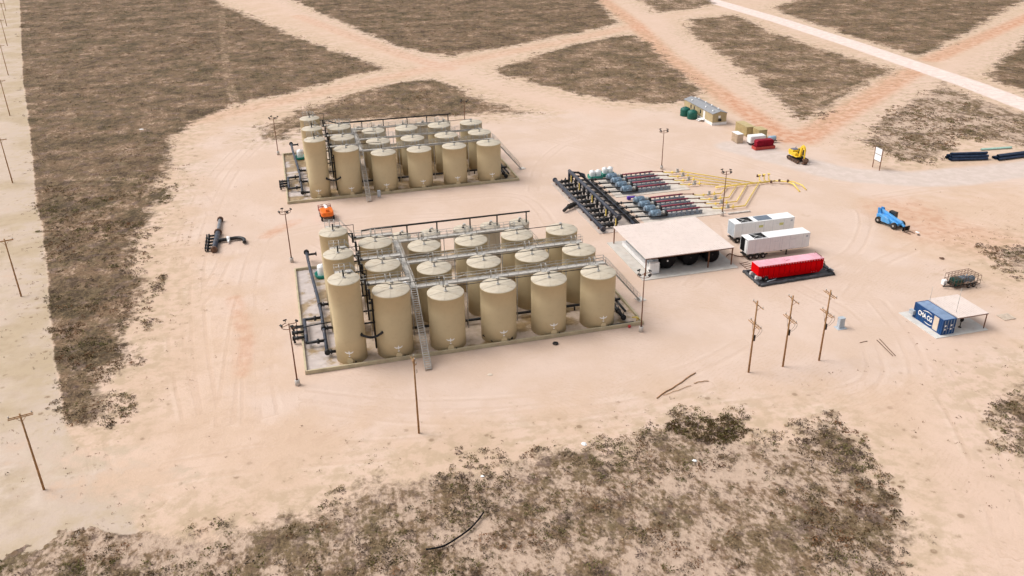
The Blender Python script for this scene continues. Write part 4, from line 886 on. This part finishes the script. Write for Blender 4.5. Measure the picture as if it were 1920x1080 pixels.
# lettering: reads from the back of the container towards the door, on the left side
fc = bpy.data.curves.new('lettering', 'FONT'); fc.body = 'CMA CG'; fc.size = 1.15; fc.extrude = .006; fc.offset = .035; fc.align_x = 'LEFT'; fc.space_character = 1.02
fo = bpy.data.objects.new('tmp_text', fc); C.objects.link(fo); bpy.context.view_layer.update()
me = bpy.data.meshes.new_from_object(fo.evaluated_get(bpy.context.evaluated_depsgraph_get())); C.objects.unlink(fo); bpy.data.objects.remove(fo)
wd = max(v.co.x for v in me.vertices); sc_ = 3.15/wd
for v in me.vertices: v.co = Vector((-.004-v.co.z*.5, 5.45-v.co.x*sc_, 1.02+v.co.y*.95))
me.materials.clear(); me.materials.append(M_whitep); o = bpy.data.objects.new('lettering', me); C.objects.link(o); o.parent = t
m = MB()
def arc(cy, cz, r0, a0, a1, thick):
    n = 16; v = []
    for i in range(n+1):
        a = R(a0+(a1-a0)*i/n); w_ = thick*sin(PI*i/n)**.6+.02
        for k in (0, w_):
            v.append((-.006, cy-(r0-k)*1.35*cos(a), cz+(r0-k)*sin(a)*.9))
    m.add(v, [(2*i, 2*i+2, 2*i+3, 2*i+1) for i in range(n)])
arc(3.35, 1.38, 1.12, 55, 140, .11); arc(3.0, 1.36, 1.14, -50, -125, .11); m.build('logo_arcs', M_whitep, t)
t = thing('lean_to', 'pale flat lean-to roof attached beside the blue container', 'canopy')
m = MB(); m.bb(95.9, 101.5, 93.5, 100.3, 2.72, 2.80)
for k in range(12): m.bb(96.1+k*.46, 96.17+k*.46, 93.51, 100.29, 2.802, 2.83)
m.build('roof', M_canopy, t)
MB().bb(95.9, 101.5, 93.52, 93.62, 2.58, 2.717).bb(101.35, 101.45, 93.7, 100.2, 2.6, 2.717).build('edge_beam', M_rust, t)
for (x, y) in ((101.3, 93.6), (101.3, 100.1)): MB().bb(x-.06, x+.06, y-.06, y+.06, .1, 2.6).build('post', M_rust, t)
m = MB(); m.tube([(98.0, 94.9, .12), (98.0, 94.9, 1.2)], .07, 8); m.lathe([(.28, -.12), (.36, 0), (.28, .12)], (98.1, 94.9, 1.4), 14, 'Y'); m.cyl((98, 94.9, .1), (98, 94.9, .16), .25, 10); tag(m.build('pedestal_fan', M_blk2), 'black pedestal fan standing under the lean-to', 'fan')
tag(MB().tube([(95.9, 99.9, 2.8), (95.9, 99.9, 5.2)], .03, 6).build('antenna', M_galv), 'thin antenna mast behind the blue container', 'antenna')
tag(MB().tube([(96.9, 95.2, 2.8), (96.9, 95.2, 7.0)], .035, 6).tube([(96.6, 95.2, 6.6), (97.2, 95.2, 6.6)], .02, 5).build('antenna', M_galv), 'taller thin antenna mast rising above the lean-to roof', 'antenna')
# ------------------------------------------------------------------ caged generator trailer
t = thing('caged_generator', 'dark engine trailer inside a rusty wire cage', 'generator', (106.7, 105.9, 0), R(4))
m = MB(); Lc, Wc, Hc = 5.0, 2.9, 2.1
for y in (0, Wc):
    for z_ in (.45, 1.2, Hc): m.tube([(0, y, z_), (Lc, y, z_)], .035, 5)
    for k in range(8): m.tube([(Lc*k/7, y, .4), (Lc*k/7, y, Hc)], .035, 5)
for x in (0, Lc):
    for z_ in (.45, 1.2, Hc): m.tube([(x, 0, z_), (x, Wc, z_)], .035, 5)
    for k in range(5): m.tube([(x, Wc*k/4, .4), (x, Wc*k/4, Hc)], .035, 5)
for k in range(1, 9): m.tube([(Lc*k/9, 0, Hc), (Lc*k/9, Wc, Hc)], .03, 5)
for k in range(1, 5): m.tube([(0, Wc*k/5, Hc), (Lc, Wc*k/5, Hc)], .03, 5)
m.build('cage', M_rust2, t)
MB().box(.95, 1.3, 1.1, 1.5, 1.7, 1.0).cyl((.15, 1.3, 1.2), (.6, 1.3, 1.2), .6, 14).build('radiator', mat('engine_green', (.010, .05, .04), .4), t, .05)
m = MB(); m.box(2.3, 1.3, 1.3, 1.1, 1.2, .8); m.box(3.4, 1.3, 1.15, 1.0, 1.4, .6, ry=.25); m.lathe([(.5, 0), (.55, .5), (.35, .9)], (3.9, 1.3, 1.1), 14, 'X'); m.cyl((2.6, .9, 1.7), (2.6, .9, 2.3), .1, 8); m.build('engine', mat('engine_slate', (.13, .19, .24), .4, .3, .3, 3), t, .04)
MB().bb(-.2, Lc, .5, .7, .45, .6).bb(-.2, Lc, Wc-.7, Wc-.5, .45, .6).bb(.1, 2.2, .75, Wc-.75, .42, .9).tube([(-.1, .7, .5), (-1.6, 1.4, .4)], .07, 6).tube([(-.1, 2.2, .5), (-1.6, 1.4, .4)], .07, 6).build('chassis', M_dark, t)
for x in (2.7, 3.8): wheel(t, x, .15, .42, .26); wheel(t, x, Wc-.15, .42, .26)
MB().box(-.6, 2.3, .7, .7, .7, .9).build('battery_box', M_white, t, .05)
# ------------------------------------------------------------------ telehandler
a = math.atan2(132.47-136.28, 113.95-113.17)
t = thing('telehandler', 'light blue telehandler with black forks lowered', 'telehandler', (115.0, 134.6, 0), a)
m = MB(); m.extr([(-2.7, .75), (-2.8, 1.7), (-2.2, 1.95), (-.6, 1.85), (1.6, 1.35), (2.4, 1.2), (2.5, .75), (1.2, .55), (-1.3, .55)], 'Y', -.95, .95); m.build('chassis', M_lblue, t, .06)
m = MB(); m.extr([(-1.3, 1.2), (-1.2, 2.0), (.5, 1.7), (1.0, 1.0), (.9, .7), (-1.2, .7)], 'Y', -1.35, -.955); m.build('engine_cover', M_lblue, t, .06)
m = MB(); m.extr([(-2.75, 2.0), (-2.75, 2.55), (-2.2, 2.65), (2.9, 1.55), (2.9, 1.15), (-1.9, 2.05)], 'Y', -.28, .28); m.extr([(2.7, 1.5), (3.6, 1.05), (3.9, .45), (3.6, .4), (3.2, .85), (2.7, 1.1)], 'Y', -.2, .2); bm_ = m.build('boom', M_lblue, t, .04)
m = MB(); m.extr([(-2.8, 1.6), (-2.95, 2.9), (-2.3, 2.9), (-1.9, 1.8)], 'Y', -.6, -.285); m.extr([(-2.8, 1.6), (-2.95, 2.9), (-2.3, 2.9), (-1.9, 1.8)], 'Y', .285, .6); m.build('boom_pivot', mat('mid_blue', (.04, .22, .52), .4), t)
m = MB()
for (x, y) in ((-.9, .45), (-.9, 1.2), (.5, .45), (.5, 1.2)): m.bb(x-.05, x+.05, y-.05, y+.05, 1.4, 2.6)
m.bb(-.95, .55, .4, 1.25, 2.6, 2.68); cb = m.build('cab', M_dark, t); MB().bb(-.84, .44, .46, 1.14, 1.5, 2.58).build('cab_glass', M_glass, cb)
m = MB(); m.box(3.95, 0, .55, .15, 1.9, .7); m.bb(3.85, 4.05, -1.0, 1.0, .9, 1.05); m.build('fork_carriage', M_blk2, t)
for y in (-.55, .55): MB().bb(4.03, 5.6, y-.08, y+.08, .10, .17).bb(4.03, 4.12, y-.08, y+.08, .17, .9).build('fork', M_rust2, t)
for x in (-1.9, 1.95): wheel(t, x, -1.15, .68, .5); wheel(t, x, 1.15, .68, .5)
# ------------------------------------------------------------------ excavator
t = thing('excavator', 'yellow tracked excavator with its bucket resting on the ground', 'excavator', (120.4, 176.9, 0), R(-90))
for y in (-1.25, 1.25):
    m = MB(); m.extr([(-2.3, .2), (-2.5, .5), (-2.3, .9), (2.3, .9), (2.55, .5), (2.3, .2), (2.0, .05), (-2.0, .05)], 'Y', y-.3, y+.3); tk = m.build('track', M_rust2, t, .03)
    m = MB()
    for k in range(16): m.bb(-2.2+k*.29, -2.1+k*.29, y-.34, y+.34, .902, .96)
    for k in range(5): m.cyl((-1.8+k*.9, y-.33, .5), (-1.8+k*.9, y+.33, .5), .28, 12)
    m.build('track_links', M_dark, tk)
MB().bb(-1.2, 1.2, -.95, .95, .4, .95).cyl((0, 0, .95), (0, 0, 1.2), .9, 20).build('undercarriage', M_dark, t)
m = MB(); m.prism([(-2.3, -1.2), (-2.75, -.8), (-2.75, .8), (-2.6, 1.2), (.6, 1.2), (.6, -.2), (1.2, -.2), (1.2, -1.25), (-1, -1.25)], 1.25, 1.5); m.bb(-2.6, -.7, -1.15, 1.15, 1.502, 2.45); m.bb(-.68, .5, -1.2, -.3, 1.502, 2.15); m.build('house', M_yelm, t, .06)
MB().bb(-2.4, -1.0, -.8, .8, 2.453, 2.62).cyl((-1.9, .4, 2.6), (-1.9, .4, 3.1), .09, 8).build('engine_hood', mat('hood_grey', (.16, .15, .19), .5), t, .04)
m = MB()
for (x, y) in ((-.5, .28), (-.5, 1.2), (1.15, .28), (1.15, 1.2)): m.bb(x-.06, x+.06, y-.06, y+.06, 1.5, 3.0)
m.bb(-.58, 1.23, .2, 1.28, 3.0, 3.12); m.bb(-.5, 1.15, .25, 1.23, 1.502, 1.7); cb = m.build('cab', M_yelm, t); MB().bb(-.46, 1.11, .27, 1.21, 1.705, 2.99).build('cab_glass', M_glass, cb)
m = MB(); m.extr([(.6, 1.3), (.7, 2.6), (1.0, 3.9), (1.5, 4.35), (2.5, 4.2), (2.5, 3.8), (1.7, 3.8), (1.3, 2.5), (1.2, 1.2)], 'Y', -.25, .12); m.build('boom', M_yelm, t, .04)
m = MB(); m.extr([(2.6, 4.3), (2.8, 4.0), (3.0, 1.3), (2.72, 1.3)], 'Y', -.2, .08); m.tube([(1.3, -.06, 1.6), (1.7, -.06, 3.4)], .09, 8); m.tube([(1.6, -.06, 4.5), (2.6, -.06, 4.35)], .08, 8); m.build('stick', M_yelm, t, .03)
m = MB(); m.extr([(2.7, 1.4), (3.3, 1.3), (3.7, .8), (3.5, .15), (2.9, .03), (2.6, .3), (3.1, .5), (3.2, .9)], 'Y', -.6, .5); m.build('bucket', M_rust2, t, .03)
# ------------------------------------------------------------------ boom lift
t = thing('boom_lift', 'orange boom lift parked between the two tank batteries', 'boom lift', (5.8, 172.4, 0), R(93))
m = MB(); m.prism([(-1.9, -1.0), (-1.9, 1.0), (-1.4, 1.3), (1.2, 1.3), (1.6, .9), (1.6, -.9), (1.2, -1.3), (-1.4, -1.3)], .95, 1.9); m.build('turntable', M_orange, t, .12)
MB().bb(-1.7, 1.7, -.9, .9, .4, .93).build('chassis', M_rust2, t)
for x in (-1.35, 1.35):
    for y in (-1.2, 1.2): wheel(t, x, y, .48, .38)
MB().extr([(-1.2, 1.92), (-1.2, 2.3), (1.0, 2.5), (3.4, 1.9), (3.4, 1.55), (1.0, 2.1)], 'Y', -.25, .25).build('boom', M_white, t, .04)
MB().extr([(-1.6, 1.92), (-1.5, 2.45), (-.6, 2.5), (-.5, 1.92)], 'Y', -.32, .32).build('boom_pivot', M_orange, t, .04)
m = MB(); x0_, x1_ = 3.5, 4.5
for z_ in (.45, .95, 1.45):
    for (a_, b_) in (((x0_, -1.3), (x1_, -1.3)), ((x1_, -1.3), (x1_, 1.3)), ((x1_, 1.3), (x0_, 1.3)), ((x0_, 1.3), (x0_, -1.3))): m.tube([(*a_, z_), (*b_, z_)], .06, 5)
for x in (x0_, x1_):
    for y in (-1.3, -.45, .45, 1.3): m.tube([(x, y, .4), (x, y, 1.45)], .05, 5)
m.bb(x0_, x1_, -1.3, 1.3, .38, .44); m.build('basket', M_dred, t)
# ------------------------------------------------------------------ manifold lying on the sand
t = thing('loose_manifold', 'dark pipe manifold lying on the sand left of the batteries', 'pipework')
MB().tube([(-16.1, 169.2, .62), (-16.5, 160.6, .62)], .52, 14).build('thick_barrel', M_bluep, t)
MB().tube([(-15.95, 176.6, .5), (-16.1, 169.2, .55)], .36, 12).build('thin_barrel', mat('grey_pipe', (.16, .17, .19), .5, 0, .15, 2, DUST, .3), t)
m = MB(); m.cyl((-15.9, 176.6, .5), (-15.9, 177.2, .5), .62, 14); m.cyl((-16.1, 169.2, .6), (-16.1, 169.7, .6), .75, 14); m.cyl((-16.5, 160.2, .62), (-16.5, 160.6, .62), .66, 16); m.build('end_flange', M_rust2, t)
for k in range(5):
    y = 161.5+k*1.65; m = MB(); m.tube([(-16.5, y, .55), (-17.9, y, .5)], .22, 8); m.cyl((-17.6, y, .5), (-17.95, y, .5), .46, 12); m.cyl((-18.1, y, .5), (-18.3, y, .5), .46, 12); m.build('branch_stub', M_blk, t)
pts = smooth_path([(-15.9, 165.2), (-14.0, 165.4), (-12.2, 165.5), (-11.1, 164.6), (-10.9, 162.8)]); o = MB().tube([(a_, b_, .5) for a_, b_ in pts], .36, 12).build('curved_outlet', M_blk, t)
MB().cyl((-14.3, 165.4, .5), (-13.7, 165.45, .5), .55, 14).bb(-14.15, -13.85, 163.9, 165.3, .2, .6).build('white_valve', M_whitep, t)
# ------------------------------------------------------------------ office, tanks and boxes at the back
t = thing('mobile_office', 'long tan mobile office with grey roof and white skirting', 'office', (115.4, 212.2, 0))
Lo, Wo = 18.0, 4.3
MB().bb(0, Wo, 0, Lo, .75, 3.25).extr([(0, 3.25), (Wo/2, 3.85), (Wo, 3.25)], 'Y', .01, Lo-.01).build('wall', M_tan, t)
MB().bb(-.12, Wo+.12, -.12, Lo*.62, 0.0, .748).build('skirting', M_white, t)
m = MB(); m.add([(-.2, -.25, 3.27), (Wo/2, -.25, 3.92), (Wo+.2, -.25, 3.27), (-.2, Lo+.25, 3.27), (Wo/2, Lo+.25, 3.92), (Wo+.2, Lo+.25, 3.27), (-.2, -.25, 3.17), (Wo/2, -.25, 3.82), (Wo+.2, -.25, 3.17), (-.2, Lo+.25, 3.17), (Wo/2, Lo+.25, 3.82), (Wo+.2, Lo+.25, 3.17)],
 [(0, 1, 4, 3), (1, 2, 5, 4), (6, 9, 10, 7), (7, 10, 11, 8), (0, 6, 7, 1), (1, 7, 8, 2), (3, 4, 10, 9), (4, 5, 11, 10), (0, 3, 9, 6), (2, 8, 11, 5)]); rf = m.build('roof', M_shing, t)
m = MB()
for (x, y) in ((.7, 1.4), (.9, 6.2), (.7, 14.5), (3.3, 3.2), (3.4, 7.4), (3.3, 11), (3.4, 15.5), (2.9, 16.9)): m.cyl((x, y, 3.4), (x, y, 3.95), .2, 10)
m.build('roof_vent', M_whitep, rf)
for y in (13.2, 11.0, 7.1): MB().bb(-.03, -.002, y, y+.7, 1.6, 2.7).build('window', M_glass, t)
MB().bb(-.04, -.002, 4.6, 5.7, .8, 2.95).build('door', M_white, t)
MB().bb(1.75, 2.45, -.03, -.002, 1.9, 2.6).build('end_window', M_whitep, t)
MB().bb(1.75, 2.5, -.55, -.002, 1.15, 1.75).build('wall_air_conditioner', M_dark, t)
MB().bb(-1.5, -.13, 4.3, 6.2, .5, .62).bb(-1.9, -1.5, 4.3, 6.2, .22, .32).build('entrance_step', M_white, t)
for k, (x, y) in enumerate(((112.9, 224.2), (113.4, 220.6))):
    o = MB().lathe([(1.45, 0), (1.5, .3), (1.45, .6), (1.5, .9), (1.45, 1.2), (1.5, 1.5), (1.4, 2.1), (.8, 2.45), (.35, 2.5), (.35, 2.65)], (x, y, 0), 22).build('water_tank', M_dgreen); tag(o, 'dark green poly water tank, %s of the pair by the mobile office' % ('farther', 'nearer')[k], 'tank', 'green water tanks')
def small_box(name, x0, x1, y0, y1, h, mt, lab, cat, doors=True):
    t = thing(name, lab, cat, (x0, y0, 0)); L_, W_ = y1-y0, x1-x0
    m = MB(); m.bb(.05, W_-.05, .05, L_-.05, .12, h-.06)
    m.bb(0, W_, 0, .08, 0, .14).bb(0, W_, 0, .08, h-.1, h)
    for k in range(int(L_/.5)): m.bb(-.01, .045, .15+k*.5, .35+k*.5, .15, h-.12)
    m.build('body', mt, t); MB().bb(-.02, W_+.02, .1, L_+.02, h-.055, h+.02).build('roof', mt if name != 'shed' else M_white, t)
    MB().bb(.15, W_/2-.02, .02, .045, .2, h-.15).bb(W_/2+.02, W_-.15, .02, .045, .2, h-.15).build('door', mt, t)
small_box('storage_container', 118.8, 121.3, 199.2, 205.4, 2.6, M_tanbox, 'yellowish tan container, farther of two behind the small shed', 'container')
small_box('storage_container', 120.4, 122.9, 195.6, 199.0, 2.6, M_tanbox, 'yellowish tan container, nearer of two behind the white trailer', 'container')
small_box('shed', 113.4, 115.2, 194.3, 197.6, 2.4, mat('beige_pink', (.50, .38, .27), .6), 'small beige shed with white roof near the mobile office', 'shed')
t = thing('enclosed_trailer', 'small white enclosed trailer between the shed and red tank', 'trailer', (115.6, 191.4, 0))
MB().bb(0, 4.4, 0, 2.1, .6, 2.5).build('body', M_white, t, .15); MB().bb(.1, 4.3, .2, 1.9, .4, .598).tube([(4.4, 1.05, .5), (5.8, 1.05, .5)], .07, 6).build('chassis', M_dark, t)
for x in (1.0, 1.9): wheel(t, x, .0, .36, .22); wheel(t, x, 2.1, .36, .22)
t = thing('waste_bin', 'dark red ribbed bin standing in a brighter red skid tub', 'bin', (116.5, 188.4, 0))
m = MB(); m.extr([(-1.1, .35), (-1.25, 2.1), (-.9, 2.45), (3.3, 2.45), (3.6, 2.1), (3.5, .35)], 'Y', -.75, .75)
for k in range(9): m.bb(-1.0+k*.53, -.9+k*.53, -.84, -.752, .4, 2.1)
m.build('bin_body', mat('maroon_tank', (.24, .008, .022), .6, spec=.1), t)
m = MB(); m.bb(-1.6, 4.0, -1.0, 1.0, .05, .15)
for sg in (-1, 1): m.bb(-1.6, 4.0, sg*1.0-.04, sg*1.0+.04, .15, .85)
for x in (-1.6, 3.92): m.bb(x, x+.08, -.96, .96, .15, .85)
m.build('skid_tub', mat('dull_red', (.42, .06, .045), .6), t)
t = thing('utility_trailer', 'tiny pale blue utility tank trailer behind the white trailer', 'trailer', (122.6, 192.6, 0))
MB().lathe([(.3, -1.1), (.6, -.9), (.6, .9), (.3, 1.1)], (0, 0, 1.2), 14, 'X').build('barrel', mat('pale_blue', (.30, .42, .52), .4), t); MB().bb(-1.3, 1.3, -.5, .5, .45, .58).tube([(1.3, 0, .5), (3.0, -.4, .4)], .06, 6).build('frame', M_rust2, t); wheel(t, 0, -.6, .34, .2); wheel(t, 0, .6, .34, .2)
# ------------------------------------------------------------------ notice board, pipe stacks, cabinets, odds and ends
a = math.atan2(164.45-167.22, 134.38-134.94)
t = thing('notice_board', 'white two-panel notice board on brown posts', 'sign', (134.66, 165.8, 0), math.atan2(-2.8, -.1)+R(0))
for x in (-1.35, 1.35): MB().bb(x-.08, x+.08, -.08, .08, 0, 5.2).build('post', M_rust, t)
for z0_ in (2.05, 3.65): MB().bb(-1.24, 1.24, -.05, .05, z0_, z0_+1.45).build('panel', M_whitep, t)
MB().bb(-1.27, 1.27, -.04, .04, 3.52, 3.63).bb(-1.27, 1.27, -.04, .04, 5.11, 5.2).bb(-1.27, 1.27, -.04, .04, 1.93, 2.03).build('frame', M_dark, t)
def stack(x, y, L_, rz, rows, label, mt, r=.28, grp=None):
    t = thing('pipe_bundle', label, 'pipes', (x, y, 0), rz, grp); k = 0
    for j, n in enumerate(rows):
        for i in range(n):
            m = MB(); off = (i-(n-1)/2)*2.04*r; s_ = random.uniform(-.5, .5)
            m.cyl((-L_/2+s_, off, r+j*1.75*r+.08), (L_/2+s_, off, r+j*1.75*r+.08), r, 10, caps=False)
            m.cyl((-L_/2+s_, off, r+j*1.75*r+.08), (L_/2+s_, off, r+j*1.75*r+.08), r*.86, 10, caps=False); m.build('pipe', mt, t)
    MB().bb(-L_*.3, -L_*.3+.2, -rows[0]*r, rows[0]*r, 0.0, .075).bb(L_*.3, L_*.3+.2, -rows[0]*r, rows[0]*r, 0.0, .075).build('timber_bearer', M_wood, t)
stack(160.3, 165.3, 9.2, R(-12), [4, 3, 1], 'stack of dark blue-black pipes beside the grey road', M_bpipe, .33)
stack(171.6, 163.2, 9.5, R(2), [4, 2], 'second stack of dark pipes at the right edge of the photo', M_bpipe, .31)
stack(173.2, 170.0, 8.5, R(-6), [3], 'pale green pipes laid out behind the dark pipe stacks', M_tubeg, .16)
o = MB().bb(79.75, 80.65, 99.9, 100.6, 0, 1.75).bb(79.7, 80.7, 99.85, 100.65, 1.753, 1.83).bb(79.4, 81.0, 99.55, 100.85, 0, .08).bb(79.8, 79.83, 99.87, 99.898, .2, 1.6).bb(80.18, 80.2, 99.87, 99.898, .15, 1.7).build('electrical_cabinet', M_grey, None, .01); tag(o, 'grey electrical cabinet right of the three wooden poles', 'cabinet')
o = MB().bb(17.6, 18.3, 181.2, 181.7, .35, 1.75).bb(17.65, 17.75, 181.4, 181.5, 0, .35).bb(18.15, 18.25, 181.4, 181.5, 0, .35).build('electrical_cabinet', M_grey, None, .02); tag(o, 'small grey cabinet at the front wall of the far battery', 'cabinet')
t = thing('loading_pump', 'small blue and red pump inside the near containment wall', 'pump', (27.2, 110.95, .12))
MB().bb(-.5, 1.6, -.3, .3, 0, .12).lathe([(.15, 0), (.32, .1), (.32, .6), (.15, .7)], (.3, 0, .5), 12, 'X').build('casing', mat('pump_blue', (.03, .05, .42), .4), t)
MB().lathe([(.28, 0), (.28, .5)], (1.05, 0, .5), 12, 'X').build('coupling', mat('pump_red', (.55, .06, .05), .4), t); MB().cyl((1.6, 0, .5), (2.3, 0, .5), .24, 12).tube([(-.6, 0, .4), (-.9, .1, .4), (-2.0, 1.6, .8)], .14, 8).tube([(-.1, 0, .7), (-.1, 0, 1.2), (-.5, 0, 1.2), (-.5, 0, .4)], .06, 6).build('motor', M_dark, t)
o = MB().lathe([(.28, 0), (.45, .06), (.45, .22), (.28, .28), (.2, .25), (.2, .03)], (35.6, 108.2, 0), 16).build('old_tyre', M_tyre); tag(o, 'old black tyre lying outside the near front wall', 'tyre')
u_ = at(1180, 614); o = MB().lathe([(.2, 0), (.25, .3), (.1, .45)], u_, 12).build('fire_extinguisher', mat('ext_red', (.5, .05, .05), .4)); tag(o, 'small red extinguisher by the right end of the near wall', 'extinguisher')
u_ = at(1194, 603); o = MB().cyl((u_[0], u_[1], 0), (u_[0], u_[1], .9), .09, 8).tube([(u_[0]-.8, u_[1]+.2, .8), (u_[0], u_[1], .8), (u_[0]+.3, u_[1], .4)], .12, 8).build('hydrant_valve', M_yel); tag(o, 'yellow valve at the right corner of the near containment wall', 'valve')
for (a_, b_, r0, lab) in (((1231, 748), (1304, 699), .075, 'long dark timber lying on the sand, longest of the fallen poles'), ((1244, 742), (1296, 724), .035, 'thin branch lying across the foot of the long timber'), ((1300, 719), (1328, 715), .05, 'short brown timber lying right of the long timber')):
    p0, p1 = at(*a_), at(*b_); n = 8; pts = [(p0[0]+(p1[0]-p0[0])*i/n+random.uniform(-.06, .06), p0[1]+(p1[1]-p0[1])*i/n+random.uniform(-.12, .12), .1) for i in range(n+1)]
    tag(MB().tube(pts, r0, 6).build('fallen_timber', M_wood), lab, 'timber', 'timbers lying on the sand')
pts = smooth_path([at(*p)[:2] for p in ((799, 1034), (830, 1028), (855, 1014), (880, 996), (897, 978), (907, 964))], 6); tag(MB().tube([(a_, b_, .28) for a_, b_ in pts], .10, 8).build('poly_hose', M_blk2), 'curved black hose lying in the foreground scrub', 'hose')
for a_, b_, lab in (((1644, 638), (1674, 668), 'left-hand thin rail lying on the sand near the poles'), ((1649, 636), (1679, 668), 'right-hand thin rail lying on the sand near the poles'), ((1612, 643), (1626, 640), 'short thin pipe lying on the sand by the cabinet')):
    p0, p1 = at(*a_), at(*b_); tag(MB().tube([(p0[0], p0[1], .06), (p1[0], p1[1], .06)], .05, 6).build('scrap_pipe', M_rust2), lab, 'pipe', 'scrap pipes on the sand')
def rubbish(u, v, s_, mt, lab, cat='litter'):
    x, y, _ = at(u, v); r2 = random.Random(int(u)); n = 7; vs = [(x+s_*r2.uniform(.5, 1)*cos(2*PI*i/n), y+s_*r2.uniform(.4, .9)*sin(2*PI*i/n), .04+r2.uniform(0, .12)*s_) for i in range(n)]+[(x, y, .35*s_)]+[(x, y, .02)]
    m = MB(); m.add(vs, [(i, (i+1) % n, n) for i in range(n)]+[((i+1) % n, i, n+1) for i in range(n)]); tag(m.build('litter', mt), lab, cat)
rubbish(1095, 833, .55, M_whitep, 'white plastic sheet at the edge of the foreground scrub')
rubbish(1303, 865, .4, M_whitep, 'white scrap in the scrub below the dark bush patch')
rubbish(918, 703, .5, M_beige, 'pale board lying in front of the near battery')
rubbish(1720, 436, .6, M_whitep, 'white sack on the sand near the telehandler forks')
rubbish(1723, 441, .5, M_blk2, 'black sack beside the white sack near the telehandler')
rubbish(265, 243, .8, M_whitep, 'white scrap in the far left field')
rubbish(905, 893, .35, M_whitep, 'small white scrap in the foreground scrub left of centre')
rubbish(1766, 485, .8, M_rust2, 'brown debris heap on the sand behind the caged generator')
o = MB(); x, y, _ = at(1886, 595)
for k in range(7): o.bb(x-1.1, x+1.1, y-.9+k*.27, y-.75+k*.27, .12, .16)
for xx in (-1.0, 0, 1.0): o.bb(x+xx-.06, x+xx+.06, y-.9, y+.85, 0.01, .118)
tag(o.build('pallet', M_beige), 'flat pale pallet on the sand right of the lean-to', 'pallet')
